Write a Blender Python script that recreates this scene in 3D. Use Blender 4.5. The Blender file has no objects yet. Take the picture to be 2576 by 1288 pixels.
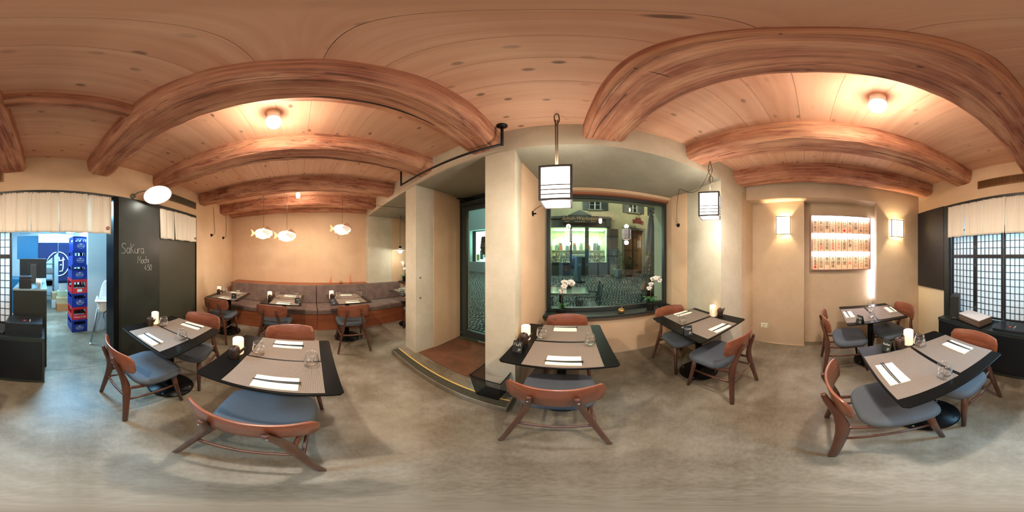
import bpy, bmesh, math, random
from mathutils import Vector, Matrix
random.seed(7)
C = bpy.context.scene.collection
PI = math.pi
sc = bpy.context.scene
# ------------------------------------------------------------------ camera
H = 1.48
cd = bpy.data.cameras.new('camera'); cam = bpy.data.objects.new('camera', cd); C.objects.link(cam)
cam.location = (0, 0, H); cam.rotation_euler = (PI/2, 0, math.radians(15))
cd.type = 'PANO'; cd.clip_start = 0.01; cd.clip_end = 200
for holder in (cd, getattr(cd, 'cycles', None)):
    try: holder.panorama_type = 'EQUIRECTANGULAR'
    except Exception: pass
sc.camera = cam
# ------------------------------------------------------------------ world, exposure
w = bpy.data.worlds.new('night'); sc.world = w; w.use_nodes = True
w.node_tree.nodes['Background'].inputs[0].default_value = (0.10, 0.14, 0.20, 1)
w.node_tree.nodes['Background'].inputs[1].default_value = 0.25
sc.view_settings.view_transform = 'Standard'; sc.view_settings.look = 'None'
sc.view_settings.exposure = 1.84; sc.view_settings.gamma = 1.0; sc.view_settings.use_curve_mapping = False
cy = sc.cycles
cy.use_denoising = True; cy.max_bounces = 8; cy.diffuse_bounces = 4; cy.glossy_bounces = 4
cy.transmission_bounces = 8; cy.transparent_max_bounces = 20; cy.sample_clamp_indirect = 4.0
cy.caustics_reflective = False; cy.caustics_refractive = False; cy.blur_glossy = 1.0; cy.use_adaptive_sampling = True; cy.adaptive_threshold = 0.015
def light(kind, loc, energy, color, size=0.1, rot=(0,0,0), **kw):
    d = bpy.data.lights.new('lamp_light', kind); d.energy = energy; d.color = color
    if kind == 'AREA': d.size = size
    else: d.shadow_soft_size = size
    for k, v in kw.items(): setattr(d, k, v)
    o = bpy.data.objects.new('lamp_light', d); C.objects.link(o); o.location = loc; o.rotation_euler = rot
    return o
# kitchen neon panels (cool) and unseen point lights added to light the lane
light('AREA', (-0.42, -3.0, 2.60), 58, (0.32, 0.68, 1.0), 0.8, (math.radians(32), 0, 0))
light('AREA', (-0.2, -5.2, 2.5), 17, (0.42, 0.78, 1.0), 1.0)
light('AREA', (1.0, -3.0, 2.5), 12, (0.80, 0.90, 1.0), 0.8)
light('POINT', (-3.0, 5.0, 4.8), 110, (0.72, 1.0, 0.90), 0.15)
light('POINT', (4.2, 5.6, 4.6), 55, (1.0, 0.84, 0.58), 0.15)
light('POINT', (1.2, 6.3, 4.4), 24, (0.95, 1.0, 0.85), 0.1)

# ------------------------------------------------------------------ helpers
def lin(c):
    return tuple((x/255/12.92) if x/255 <= 0.04045 else ((x/255+0.055)/1.055)**2.4 for x in c) + (1,)
MATS = {}
class NT:
    def __init__(s, name):
        s.m = bpy.data.materials.new(name); s.m.use_nodes = True; s.t = s.m.node_tree; s.n = s.t.nodes
        s.b = s.n['Principled BSDF']; s.out = s.n['Material Output']
    def node(s, typ, **kw):
        n = s.n.new(typ)
        for k, v in kw.items():
            if k.startswith('_'): n.inputs[k[1:].replace('_', ' ')].default_value = v
            else: setattr(n, k, v)
        return n
    def link(s, a, b): s.t.links.new(a, b)
def coords(t, scale=(1,1,1), rnd=False, rot=(0,0,0)):
    tc = t.node('ShaderNodeTexCoord'); mp = t.node('ShaderNodeMapping'); mp.inputs['Scale'].default_value = scale
    mp.inputs['Rotation'].default_value = rot
    t.link(tc.outputs['Object'], mp.inputs[0])
    if rnd:
        oi = t.node('ShaderNodeObjectInfo'); vm = t.node('ShaderNodeVectorMath', operation='MULTIPLY')
        vm.inputs[1].default_value = (37.0, 53.0, 11.0)
        cb = t.node('ShaderNodeCombineXYZ')
        for i in range(3): t.link(oi.outputs['Random'], cb.inputs[i])
        t.link(cb.outputs[0], vm.inputs[0]); t.link(vm.outputs[0], mp.inputs['Location'])
    return mp.outputs[0]
def ramp(t, fac, stops):
    r = t.node('ShaderNodeValToRGB'); e = r.color_ramp.elements
    e[0].position, e[0].color = stops[0]; e[1].position, e[1].color = stops[-1]
    for p, c in stops[1:-1]:
        x = e.new(p); x.color = c
    t.link(fac, r.inputs[0]); return r.outputs[0]
def mixc(t, fac, a, b, mode='MIX'):
    m = t.node('ShaderNodeMix', data_type='RGBA', blend_type=mode)
    for sock, v in ((m.inputs[0], fac), (m.inputs[6], a), (m.inputs[7], b)):
        if hasattr(v, 'is_linked') or hasattr(v, 'links'): t.link(v, sock)
        else: sock.default_value = v
    return m.outputs[2]
def bump(t, h, strength=0.2, dist=0.01):
    b = t.node('ShaderNodeBump'); b.inputs['Strength'].default_value = strength; b.inputs['Distance'].default_value = dist
    t.link(h, b.inputs['Height']); t.link(b.outputs[0], t.b.inputs['Normal'])
def noise(t, vec, scale, detail=4, rough=0.6):
    n = t.node('ShaderNodeTexNoise'); n.inputs['Scale'].default_value = scale; n.inputs['Detail'].default_value = detail
    n.inputs['Roughness'].default_value = rough; t.link(vec, n.inputs['Vector']); return n.outputs[0]
def mat(name, c1, c2=None, scale=5, rough=0.6, metal=0, bmp=0, bscale=60, emis=0, ecol=None, spec=0.5, stretch=(1,1,1)):
    if name in MATS: return MATS[name]
    t = NT(name); b = t.b
    b.inputs['Base Color'].default_value = lin(c1); b.inputs['Roughness'].default_value = rough
    b.inputs['Metallic'].default_value = metal; b.inputs['Specular IOR Level'].default_value = spec
    v = coords(t, stretch)
    if c2:
        n = noise(t, v, scale); t.link(ramp(t, n, [(0.36, lin(c1)), (0.64, lin(c2))]), b.inputs['Base Color'])
    if bmp: bump(t, noise(t, v, bscale), bmp)
    if emis:
        b.inputs['Emission Color'].default_value = lin(ecol or c1); b.inputs['Emission Strength'].default_value = emis
    MATS[name] = t.m; return t.m
def wood(name, dark, mid, light_, axis=1, scale=1.0, rough=0.5, knots=0.0, bmp=0.15, crack=0.0, coat=0.0, fine=1.0, flat=False, worn=0.0):
    t = NT(name); s = [14*fine, 14*fine, 14*fine]; s[axis] = 0.9
    v = coords(t, tuple(x*scale for x in s), rnd=True)
    n = noise(t, v, 1.0, 6, 0.62)
    col = ramp(t, n, [(0.30, lin(dark)), (0.5, lin(mid)), (0.68, lin(light_))])
    v2 = coords(t, (1, 1, 1), rnd=True)
    n2 = noise(t, v2, 1.7*scale, 3)
    col = mixc(t, ramp(t, n2, [(0.35, (0,0,0,1)), (0.65, (0.55,0.55,0.55,1))]), col, lin(light_), 'MIX')
    if knots:
        ks = [2.6, 2.6, 2.6]; ks[axis] = 1.5
        v3 = coords(t, tuple(x*scale for x in ks), rnd=True)
        vo = t.node('ShaderNodeTexVoronoi'); vo.voronoi_dimensions = '2D' if flat else '3D'; vo.inputs['Scale'].default_value = 2.2 if flat else 1.6; t.link(v3, vo.inputs['Vector'])
        k = ramp(t, vo.outputs['Distance'], [(0.045, (knots,knots,knots,1)), (0.085, (0,0,0,1))])
        if flat:
            km = t.node('ShaderNodeMath', operation='MULTIPLY'); t.link(k, km.inputs[0]); t.link(ramp(t, noise(t, v2, 2.3, 2), [(0.42, (0.15,0.15,0.15,1)), (0.6, (1,1,1,1))]), km.inputs[1]); k = km.outputs[0]
        col = mixc(t, k, col, lin(tuple(int(x*0.42) for x in dark)), 'MIX')
    if worn:
        sw = [7, 7, 7]; sw[axis] = 1.2
        nw = noise(t, coords(t, tuple(sw), rnd=True), 1.0, 5, 0.65)
        col = mixc(t, ramp(t, nw, [(0.50, (0,0,0,1)), (0.60, (worn,worn,worn,1))]), col, lin((226,178,140)))
        s = [34, 34, 34]; s[axis] = 0.7
        ns = noise(t, coords(t, tuple(s), rnd=True), 1.0, 4, 0.7)
        col = mixc(t, ramp(t, ns, [(0.33, (0.42,0.42,0.42,1)), (0.45, (0,0,0,1))]), col, lin((66,30,20)))
    if crack:
        s = [13, 13, 13]; s[axis] = 0.22
        v4 = coords(t, tuple(x*scale for x in s), rnd=True)
        n4 = noise(t, v4, 0.55, 3, 0.5)
        k = ramp(t, n4, [(0.488, (0,0,0,1)), (0.497, (crack,crack,crack,1)), (0.503, (crack,crack,crack,1)), (0.512, (0,0,0,1))])
        col = mixc(t, k, col, lin(tuple(int(x*0.25) for x in dark)), 'MIX')
    t.link(col, t.b.inputs['Base Color']); t.b.inputs['Roughness'].default_value = rough
    if coat: t.b.inputs['Coat Weight'].default_value = coat; t.b.inputs['Coat Roughness'].default_value = 0.25
    bump(t, n, bmp, 0.01)
    MATS[name] = t.m; return t.m
def glass(name, tint=(255,255,255), ior=1.45, rough=0.0, gain=1.0):
    t = NT(name); t.n.remove(t.b)
    tr = t.node('ShaderNodeBsdfTransparent'); tr.inputs[0].default_value = lin(tint)
    gl = t.node('ShaderNodeBsdfGlossy'); gl.inputs['Roughness'].default_value = rough; gl.inputs[0].default_value = (1,1,1,1)
    fr = t.node('ShaderNodeFresnel'); fr.inputs[0].default_value = ior
    mu = t.node('ShaderNodeMath', operation='MULTIPLY'); mu.inputs[1].default_value = gain; mu.use_clamp = True
    mx = t.node('ShaderNodeMixShader'); gm = t.node('ShaderNodeNewGeometry'); iv = t.node('ShaderNodeMath', operation='SUBTRACT'); iv.inputs[0].default_value = 1.0; t.link(gm.outputs['Backfacing'], iv.inputs[1]); m2 = t.node('ShaderNodeMath', operation='MULTIPLY'); t.link(fr.outputs[0], m2.inputs[0]); t.link(iv.outputs[0], m2.inputs[1]); t.link(m2.outputs[0], mu.inputs[0]); t.link(mu.outputs[0], mx.inputs[0]); t.link(tr.outputs[0], mx.inputs[1]); t.link(gl.outputs[0], mx.inputs[2])
    t.link(mx.outputs[0], t.out.inputs[0]); MATS[name] = t.m; return t.m

class MB:
    def __init__(s): s.v = []; s.f = []; s.sm = []
    def add(s, vs, fs, smooth=False):
        o = len(s.v); s.v += [tuple(v) for v in vs]; s.f += [tuple(i+o for i in f) for f in fs]; s.sm += [smooth]*len(fs); return s
    def box(s, x0, x1, y0, y1, z0, z1, M=None):
        vs = [Vector((x, y, z)) for x in (x0, x1) for y in (y0, y1) for z in (z0, z1)]
        if M is not None: vs = [M @ v for v in vs]
        return s.add(vs, [(0,1,3,2),(4,6,7,5),(0,4,5,1),(2,3,7,6),(0,2,6,4),(1,5,7,3)])
    def bx(s, c, d, rz=0, M=None):
        m = Matrix.Translation(Vector(c)) @ Matrix.Rotation(rz, 4, 'Z')
        if M is not None: m = M @ m
        return s.box(-d[0]/2, d[0]/2, -d[1]/2, d[1]/2, -d[2]/2, d[2]/2, m)
    def prism(s, pts, z0, z1, M=None):
        a = sum(pts[i][0]*pts[(i+1)%len(pts)][1]-pts[(i+1)%len(pts)][0]*pts[i][1] for i in range(len(pts)))
        if a < 0: pts = pts[::-1]
        n = len(pts); vs = [Vector((p[0], p[1], z0)) for p in pts] + [Vector((p[0], p[1], z1)) for p in pts]
        if M is not None: vs = [M @ v for v in vs]
        fs = [tuple(range(n-1, -1, -1)), tuple(range(n, 2*n))] + [(i, (i+1)%n, n+(i+1)%n, n+i) for i in range(n)]
        return s.add(vs, fs)
    def lathe(s, prof, n=24, M=None, smooth=True, cap=True):
        vs = []; fs = []
        for r, z in prof:
            for k in range(n):
                a = 2*PI*k/n; vs.append(Vector((r*math.cos(a), r*math.sin(a), z)))
        if M is not None: vs = [M @ v for v in vs]
        for i in range(len(prof)-1):
            for k in range(n):
                k2 = (k+1) % n; fs.append((i*n+k, i*n+k2, (i+1)*n+k2, (i+1)*n+k))
        if cap:
            if prof[0][0] > 1e-5: fs.append(tuple(range(n-1, -1, -1)))
            if prof[-1][0] > 1e-5: fs.append(tuple(range((len(prof)-1)*n, len(prof)*n)))
        return s.add(vs, fs, smooth)
    def tube(s, pts, r, n=8, M=None, smooth=True, up=(0,0,1), shape=None):
        P_ = [Vector(p) for p in pts]; vs = []; fs = []
        for i, p in enumerate(P_):
            d = (P_[min(i+1, len(P_)-1)] - P_[max(i-1, 0)]).normalized()
            u = Vector(up)
            if abs(d.dot(u)) > 0.97: u = Vector((1,0,0)) if abs(d.x) < 0.9 else Vector((0,1,0))
            a = d.cross(u).normalized(); b = a.cross(d).normalized()
            rr = r[i] if isinstance(r, list) else r
            ra, rb = rr if isinstance(rr, tuple) else (rr, rr)
            for k in range(n):
                t = 2*PI*k/n + PI/n; ct, st = math.cos(t), math.sin(t)
                if shape: q = shape; ct = math.copysign(abs(ct)**q, ct); st = math.copysign(abs(st)**q, st)
                vs.append(p + a*ra*ct + b*rb*st)
        if M is not None: vs = [M @ v for v in vs]
        m = len(P_)
        for i in range(m-1):
            for k in range(n):
                k2 = (k+1) % n; fs.append((i*n+k, i*n+k2, (i+1)*n+k2, (i+1)*n+k))
        fs.append(tuple(range(n-1, -1, -1))); fs.append(tuple(range((m-1)*n, m*n)))
        return s.add(vs, fs, smooth)
    def grid(s, fn, nu, nv, smooth=True):
        vs = [fn(i/nu, j/nv) for i in range(nu+1) for j in range(nv+1)]
        fs = [(i*(nv+1)+j, (i+1)*(nv+1)+j, (i+1)*(nv+1)+j+1, i*(nv+1)+j+1) for i in range(nu) for j in range(nv)]
        return s.add(vs, fs, smooth)
    def build(s, name, m=None, parent=None, loc=(0,0,0), rz=0, bevel=0, solid=0, rot=None, fix=False):
        me = bpy.data.meshes.new(name); me.from_pydata(s.v, [], s.f)
        me.polygons.foreach_set('use_smooth', s.sm); me.update()
        if fix:
            bm = bmesh.new(); bm.from_mesh(me); bmesh.ops.recalc_face_normals(bm, faces=bm.faces); bm.to_mesh(me); bm.free()
        if m: me.materials.append(m)
        o = bpy.data.objects.new(name, me); C.objects.link(o); o.location = loc
        o.rotation_euler = rot if rot else (0, 0, rz)
        if parent: o.parent = parent
        if bevel:
            b = o.modifiers.new('bevel', 'BEVEL'); b.width = bevel; b.segments = 2; b.limit_method = 'ANGLE'; b.angle_limit = math.radians(40)
        if solid:
            q = o.modifiers.new('solid', 'SOLIDIFY'); q.thickness = solid; q.offset = 0
        return o
def thing(name, label, cat, loc=(0,0,0), rz=0, group=None, rot=None):
    o = bpy.data.objects.new(name, None); C.objects.link(o); o.location = loc; o.rotation_euler = rot if rot else (0,0,rz)
    o.empty_display_size = 0.1
    return tag(o, label, cat, group)
def tag(o, label, cat, group=None, kind=None):
    o['label'] = label; o['category'] = cat
    if group: o['group'] = group
    if kind: o['kind'] = kind
    return o
def struct(o, label=None):
    o['kind'] = 'structure'
    if label: o['label'] = label
    return o
def dup(o, loc=None, rz=None, label=None, group=None, parent=None):
    c = o.copy(); C.objects.link(c)
    if loc is not None: c.location = loc
    if rz is not None: c.rotation_euler = (0, 0, rz)
    if label: c['label'] = label
    if group: c['group'] = group
    if parent: c.parent = parent
    for ch in list(o.children): dup(ch, parent=c)
    return c
def F(X, c, z=None):      # plan point on a line parallel to the facade (offset c)
    return (X, c - 0.115*X) if z is None else (X, c - 0.115*X, z)
FR = -math.atan(0.115)
def crom(pts, n=6):
    P_ = [Vector(p) for p in pts]; P_ = [P_[0]] + P_ + [P_[-1]]; out = []
    for i in range(1, len(P_)-2):
        for k in range(n):
            t = k/n; a, b, c, d = P_[i-1:i+3]
            out.append(0.5*((2*b) + (c-a)*t + (2*a-5*b+4*c-d)*t*t + (3*b-a-3*c+d)*t**3))
    out.append(P_[-2]); return out
def crom_r(rs, n=6):
    out = []
    for i in range(len(rs)-1):
        for k in range(n):
            t = k/n; a, b = rs[i], rs[i+1]
            out.append(tuple(x*(1-t)+y*t for x, y in zip(a, b)) if isinstance(a, tuple) else a*(1-t)+b*t)
    out.append(rs[-1]); return out
def word(body, size, m, parent, loc, rot, name='lettering', align='CENTER', space=1.0, ext=0.0004, shear=0.0):
    cu = bpy.data.curves.new(name, 'FONT'); cu.body = body; cu.size = size; cu.align_x = align; cu.align_y = 'CENTER'
    cu.extrude = ext; cu.space_line = space; cu.shear = shear; cu.resolution_u = 3; cu.materials.append(m)
    o = bpy.data.objects.new(name, cu); C.objects.link(o); o.location = loc; o.rotation_euler = rot
    if parent: o.parent = parent
    return o
G = {'S':([[(.6,.92),(.35,1),(.1,.85),(.12,.62),(.45,.45),(.55,.2),(.35,0),(0,.05)]],.7),'a':([[(.42,.5),(.15,.52),(.03,.25),(.15,0),(.38,.1),(.42,.5),(.42,.12),(.52,0)]],.55),
'K':([[(.05,1),(.05,0)],[(.5,.95),(.08,.45),(.5,0)]],.6),'k':([[(.05,1),(.05,0)],[(.4,.5),(.08,.25),(.42,0)]],.5),'u':([[(.05,.5),(.05,.12),(.2,0),(.4,.12),(.4,.5),(.4,0)]],.5),'r':([[(.05,.5),(.05,0),(.06,.35),(.2,.52),(.36,.48)]],.42),
'M':([[(0,0),(.08,1),(.32,.35),(.55,1),(.62,0)]],.72),'o':([[(.22,.52),(.03,.3),(.1,.02),(.3,0),(.42,.25),(.35,.48),(.22,.52)]],.48),'c':([[(.38,.48),(.15,.5),(.03,.25),(.15,0),(.4,.06)]],.45),
'h':([[(.05,1),(.05,0),(.08,.35),(.25,.52),(.38,.4),(.38,0)]],.48),'i':([[(.08,.5),(.08,0)],[(.08,.68),(.09,.7)]],.2),'4':([[(.3,1),(0,.35),(.45,.35)],[(.35,.6),(.35,0)]],.55),'.':([[(.05,.0),(.07,.03)]],.16),
'5':([[(.45,1),(.1,1),(.06,.6),(.35,.62),(.45,.3),(.3,0),(.02,.05)]],.55),'0':([[(.25,1),(.03,.6),(.08,.1),(.28,0),(.45,.4),(.4,.9),(.25,1)]],.55),
'f':([[(.4,1),(.18,1),(.15,0)],[(0,.52),(.38,.52)]],.42),'2':([[(.05,.8),(.25,1),(.4,.75),(.05,0),(.48,.02)]],.56),'P':([[(.08,0),(.08,1),(.45,.95),(.45,.55),(.1,.5)]],.55),
'W':([[(0,1),(.15,0),(.35,.7),(.55,0),(.7,1)]],.8),'s':([[(.35,.5),(.08,.45),(.3,.2),(.28,0),(.02,.03)]],.42),'e':([[(.05,.26),(.4,.3),(.3,.52),(.08,.42),(.06,.1),(.25,0),(.42,.08)]],.48),
't':([[(.18,.9),(.18,.05),(.35,0)],[(0,.55),(.36,.55)]],.4),'n':([[(.05,.5),(.05,0),(.08,.35),(.25,.52),(.38,.4),(.38,0)]],.48),'D':([[(.06,0),(.06,1),(.4,.85),(.5,.45),(.35,.05),(.06,0)]],.6),
'C':([[(.55,.9),(.3,1),(.03,.6),(.1,.12),(.35,0),(.58,.12)]],.66),'L':([[(.05,1),(.05,0),(.5,0)]],.56),'O':([[(.3,1),(.03,.55),(.15,.02),(.4,.02),(.55,.5),(.45,.95),(.3,1)]],.66),'E':([[(.5,1),(.05,1),(.05,0),(.5,0)],[(.05,.5),(.4,.5)]],.58),
'H':([[(.05,1),(.05,0)],[(.5,1),(.5,0)],[(.05,.5),(.5,.5)]],.6),' ':([],.35),'~':([[(.02,.1),(.1,.4),(.2,.1),(.3,.45),(.4,.1),(.5,.35)]],.55),'\u00e4':([[(.42,.5),(.15,.52),(.03,.25),(.15,0),(.38,.1),(.42,.5),(.42,.12),(.52,0)],[(.12,.68),(.13,.7)],[(.34,.68),(.35,.7)]],.55)}
def chalk(txt, h, th, m, parent, M, name='lettering'):   # handwritten strokes in the local XZ plane of M
    cu = bpy.data.curves.new(name, 'CURVE'); cu.dimensions = '3D'; cu.bevel_depth = th; cu.bevel_resolution = 0; cu.materials.append(m)
    x = 0
    for ch in txt:
        st, wd = G[ch]
        for s_ in st:
            pp = crom([(a, 0, b) for a, b in s_], 4) if len(s_) > 2 and ch not in 'KMWLEHk4' else [Vector((a, 0, b)) for a, b in s_]
            sp = cu.splines.new('POLY'); sp.points.add(len(pp)-1)
            for i, p in enumerate(pp):
                q = M @ Vector((x + p.x*h, 0, p.z*h)); sp.points[i].co = (*q, 1)
        x += wd*h
    o = bpy.data.objects.new(name, cu); C.objects.link(o); o.parent = parent; return o
# ------------------------------------------------------------------ materials
def concrete(name, dark, mid, light_, rough=0.5, s=1.0):
    t = NT(name); v = coords(t, (1,1,1))
    n = noise(t, v, 1.3*s, 7, 0.62); n2 = noise(t, v, 9*s, 6, 0.7); n3 = noise(t, v, 70*s, 3, 0.6)
    col = ramp(t, n, [(0.36, lin(dark)), (0.5, lin(mid)), (0.63, lin(light_))])
    col = mixc(t, 0.22, col, ramp(t, n2, [(0.35, lin(dark)), (0.65, lin(light_))]))
    col = mixc(t, 0.12, col, ramp(t, n3, [(0.35, lin(dark)), (0.65, lin(light_))]))
    t.link(col, t.b.inputs['Base Color']); t.b.inputs['Roughness'].default_value = rough; t.b.inputs['Specular IOR Level'].default_value = 0.35
    bump(t, n2, 0.06, 0.004); MATS[name] = t.m; return t.m
M_floor = concrete('polished concrete', (80,68,48), (118,106,86), (162,153,136), 0.40, 0.8)
M_mortar = concrete('pale lime plaster', (188,178,152), (200,191,166), (212,204,182), 0.85, 1.5)
M_beige = concrete('warm beige plaster', (208,176,138), (216,184,148), (224,194,160), 0.85, 0.9)
M_tan = concrete('tan clay plaster', (184,160,130), (192,168,138), (202,178,150), 0.85, 0.9)
M_apri = concrete('apricot plaster', (214,180,142), (220,186,148), (226,194,158), 0.85, 1.0)
M_brownlintel = mat('brown lintel', (150,96,66), rough=0.8)
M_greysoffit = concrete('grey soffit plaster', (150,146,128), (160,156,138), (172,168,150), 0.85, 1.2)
M_board = wood('spruce board', (204,149,118), (219,168,136), (231,187,154), axis=0, scale=0.9, rough=0.6, knots=0.75, bmp=0.03, fine=1.2, flat=True)
M_beam = wood('old beam timber', (108,58,40), (160,98,72), (200,146,112), axis=1, scale=1.9, rough=0.75, knots=0.7, bmp=0.9, crack=0.55, worn=0.4)
M_beamx = wood('old trimmer timber', (108,58,40), (160,98,72), (200,146,112), axis=0, scale=1.9, rough=0.75, knots=0.7, bmp=0.9, crack=0.55, worn=0.4)
M_black = mat('black lacquer', (15,15,14), (20,20,19), 3, 0.30, spec=0.1)
M_blackm = mat('matt black board', (34,36,32), (40,42,38), 4, 0.42)
M_chalkb = mat('chalkboard grey', (38,42,36), (48,52,46), 2.2, 0.38, bmp=0.02)
M_door = mat('dark grey door', (60,60,48), (66,66,54), 1.5, 0.45)
M_frame = mat('anthracite metal', (44,48,44), (48,52,48), 5, 0.4)
M_iron = mat('black iron', (28,26,24), rough=0.45, metal=0.4)
M_walnut = wood('walnut stained beech', (80,40,26), (108,58,38), (128,74,52), axis=2, scale=1.6, rough=0.34, bmp=0.03, coat=0.3, fine=1.3)
M_ply = wood('red brown plywood', (96,50,32), (124,68,46), (144,86,60), axis=0, scale=1.6, rough=0.33, bmp=0.03, coat=0.35, fine=1.5)
M_leg = wood('dark walnut leg', (60,34,24), (82,48,34), (98,60,44), axis=2, scale=1.6, rough=0.36, bmp=0.03, coat=0.3)
M_benchw = wood('cherry bench panel', (120,62,36), (146,80,48), (164,98,62), axis=1, scale=1.3, rough=0.45, bmp=0.03, fine=1.2)
M_seat = mat('blue grey seat fabric', (82,88,95), (92,98,104), 260, 0.9, bmp=0.15, bscale=500)
M_bench = mat('brown velvet', (98,80,72), (118,98,88), 9, 0.85, bmp=0.1, bscale=300)
M_white = mat('white lacquer', (236,236,230), rough=0.35)
M_napkin = mat('cream napkin paper', (250,246,228), (244,240,220), 60, 0.8)
M_chop = mat('black chopstick', (38,42,46), rough=0.35)
M_pot = mat('rustic black ceramic', (34,30,26), (70,44,26), 22, 0.35, bmp=0.12, bscale=90)
M_glass = glass('clear glass', (252,253,253), 1.5, 0.02, 4.0)
M_pane = glass('window glass', (240,249,246), 1.52, 0.0, 1.8)
M_candle = mat('glowing candle shell', (248,222,200), rough=0.5, emis=0.32, ecol=(255,196,150))
M_candle2 = mat('candle top glow', (255,240,190), rough=0.5, emis=0.45, ecol=(255,232,180))
M_chalk = mat('white chalk', (235,235,228), rough=0.9, emis=0)
M_noren = mat('natural linen', (232,222,204), (222,211,192), 240, 0.95, bmp=0.12, bscale=600)
M_cord = mat('dark textile cord', (62,48,36), rough=0.8)
M_rope = mat('braided rope cord', (120,96,70), (86,66,48), 300, 0.9)
M_steel = mat('brushed steel', (170,178,182), (150,158,162), 30, 0.3, metal=0.9)
M_led = mat('led strip', (255,255,255), emis=20, ecol=(222,232,255))
M_bulb = mat('lit bulb', (255,255,255), emis=62, ecol=(255,236,214))
M_bulbc = mat('lit cool bulb', (255,255,255), emis=30, ecol=(250,248,236))
M_paperA = mat('lit lantern paper', (255,250,240), emis=1.1, ecol=(255,240,228))
M_paperB = mat('lit wall lamp paper', (255,252,240), emis=0.7, ecol=(255,238,206))
M_darkf = mat('dark lantern frame', (40,32,28), rough=0.5)
M_gold = mat('gold paint', (196,150,90), rough=0.28, metal=0.9)
M_leaf = mat('orchid leaf', (36,84,40), (50,104,48), 8, 0.4)
M_petal = mat('white orchid petal', (244,236,226), (250,244,236), 30, 0.6)
M_stem = mat('orchid stem', (110,100,60), rough=0.6)
M_soil = mat('dark pot', (36,34,32), rough=0.6)
def weave(name, a, b, sc_):
    t = NT(name); v = coords(t, (1,1,1))
    ch = t.node('ShaderNodeTexChecker'); ch.inputs['Scale'].default_value = sc_; t.link(v, ch.inputs[0])
    br = t.node('ShaderNodeTexBrick'); br.inputs['Scale'].default_value = sc_/2.0; br.inputs['Color1'].default_value = lin(a); br.inputs['Color2'].default_value = lin(a)
    br.inputs['Mortar'].default_value = lin(b); br.inputs['Mortar Size'].default_value = 0.09; br.inputs['Brick Width'].default_value = 0.9; br.inputs['Row Height'].default_value = 0.45
    t.link(v, br.inputs[0]); t.link(br.outputs[0], t.b.inputs['Base Color']); t.b.inputs['Roughness'].default_value = 0.75
    bump(t, br.outputs[1], -0.3, 0.002); MATS[name] = t.m; return t.m
M_mat = weave('woven vinyl', (158,142,126), (66,54,46), 200.0)
def mesh_wire(name):
    t = NT(name); v = coords(t, (1,1,1)); m = []
    sp = t.node('ShaderNodeSeparateXYZ'); t.link(v, sp.inputs[0])
    outs = []
    sm = t.node('ShaderNodeMath', operation='ADD'); t.link(sp.outputs[0], sm.inputs[0]); t.link(sp.outputs[1], sm.inputs[1])
    for o in (sm.outputs[0], sp.outputs[2]):
        a = t.node('ShaderNodeMath', operation='MULTIPLY'); a.inputs[1].default_value = 210.0; t.link(o, a.inputs[0])
        f = t.node('ShaderNodeMath', operation='FRACT'); t.link(a.outputs[0], f.inputs[0])
        g = t.node('ShaderNodeMath', operation='GREATER_THAN'); g.inputs[1].default_value = 0.30; t.link(f.outputs[0], g.inputs[0]); outs.append(g.outputs[0])
    mu = t.node('ShaderNodeMath', operation='MULTIPLY'); t.link(outs[0], mu.inputs[0]); t.link(outs[1], mu.inputs[1])
    iv = t.node('ShaderNodeMath', operation='SUBTRACT'); iv.inputs[0].default_value = 1.0; t.link(mu.outputs[0], iv.inputs[1])
    t.link(iv.outputs[0], t.b.inputs['Alpha']); t.b.inputs['Base Color'].default_value = lin((22,22,22)); t.b.inputs['Roughness'].default_value = 0.5
    MATS[name] = t.m; return t.m
M_wire = mesh_wire('black wire mesh')

R0 = math.atan2(0.043, 0.281)*-1
# ------------------------------------------------------------------ room shell
ZC = 2.71
struct(MB().box(-4.5, 2.9, -1.752, 2.62, -0.12, 0).build('floor', M_floor), 'polished concrete floor with cloudy brown and grey stains')
struct(MB().box(-4.5, 2.9, -7.2, -1.756, -0.12, 0).build('floor_rear', M_floor), 'concrete floor of the cool-lit kitchen passage')
struct(MB().box(-4.5, 2.9, -1.76, -1.74, -0.13, -0.004).build('floor_joint', M_black))
ceil = struct(MB().box(-4.5, 2.9, -1.95, 2.7, ZC+0.03, ZC+0.2).build('ceiling', M_board), 'knotty spruce board ceiling')
y = -1.95; k = 0
widths = [0.21, 0.19, 0.22, 0.2, 0.2, 0.18]
while y < 1.9:
    wd = widths[k % 6]
    MB().box(-4.4, 2.8, y+0.0008, y+wd-0.0008, ZC-random.uniform(0, 0.0015), ZC+0.032).build('board', M_board, ceil); y += wd; k += 1
# facade wall: pillars and lintel
struct(MB().prism([(-4.1,1.6),(-3.49,1.581),(-3.455,1.80),(-3.40,2.18),(-3.35,2.66),(-3.35,2.8),(-4.1,2.8)], 0, 2.44).build('wall_front_corner', M_mortar), 'pale plaster wall end beside the bench')
struct(MB().prism([(-1.80,1.387),(-1.553,1.359),(-1.51,1.64),(-1.45,2.19),(-1.45,2.5),(-2.05,2.56),(-1.93,2.2),(-1.85,1.66)], 0, 2.44).build('wall_front_pier', M_mortar), 'pale plaster pier left of the entrance')
struct(MB().prism([(-0.565,1.245),(-0.30,1.2145),(-0.305,1.46),(-0.14,2.15),(-0.12,2.5),(-0.64,2.55),(-0.64,1.75)], 0, 2.44).build('wall_front_middle', M_mortar), 'pale plaster pier between entrance and window')
struct(MB().prism([(1.62,0.994),(2.088,0.94),(2.1,1.19),(2.9,1.19),(2.9,2.5),(1.75,2.5),(1.675,1.91),(1.71,1.62)], 0, 2.44).build('wall_front_right', M_mortar), 'pale plaster pier right of the window')
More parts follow.
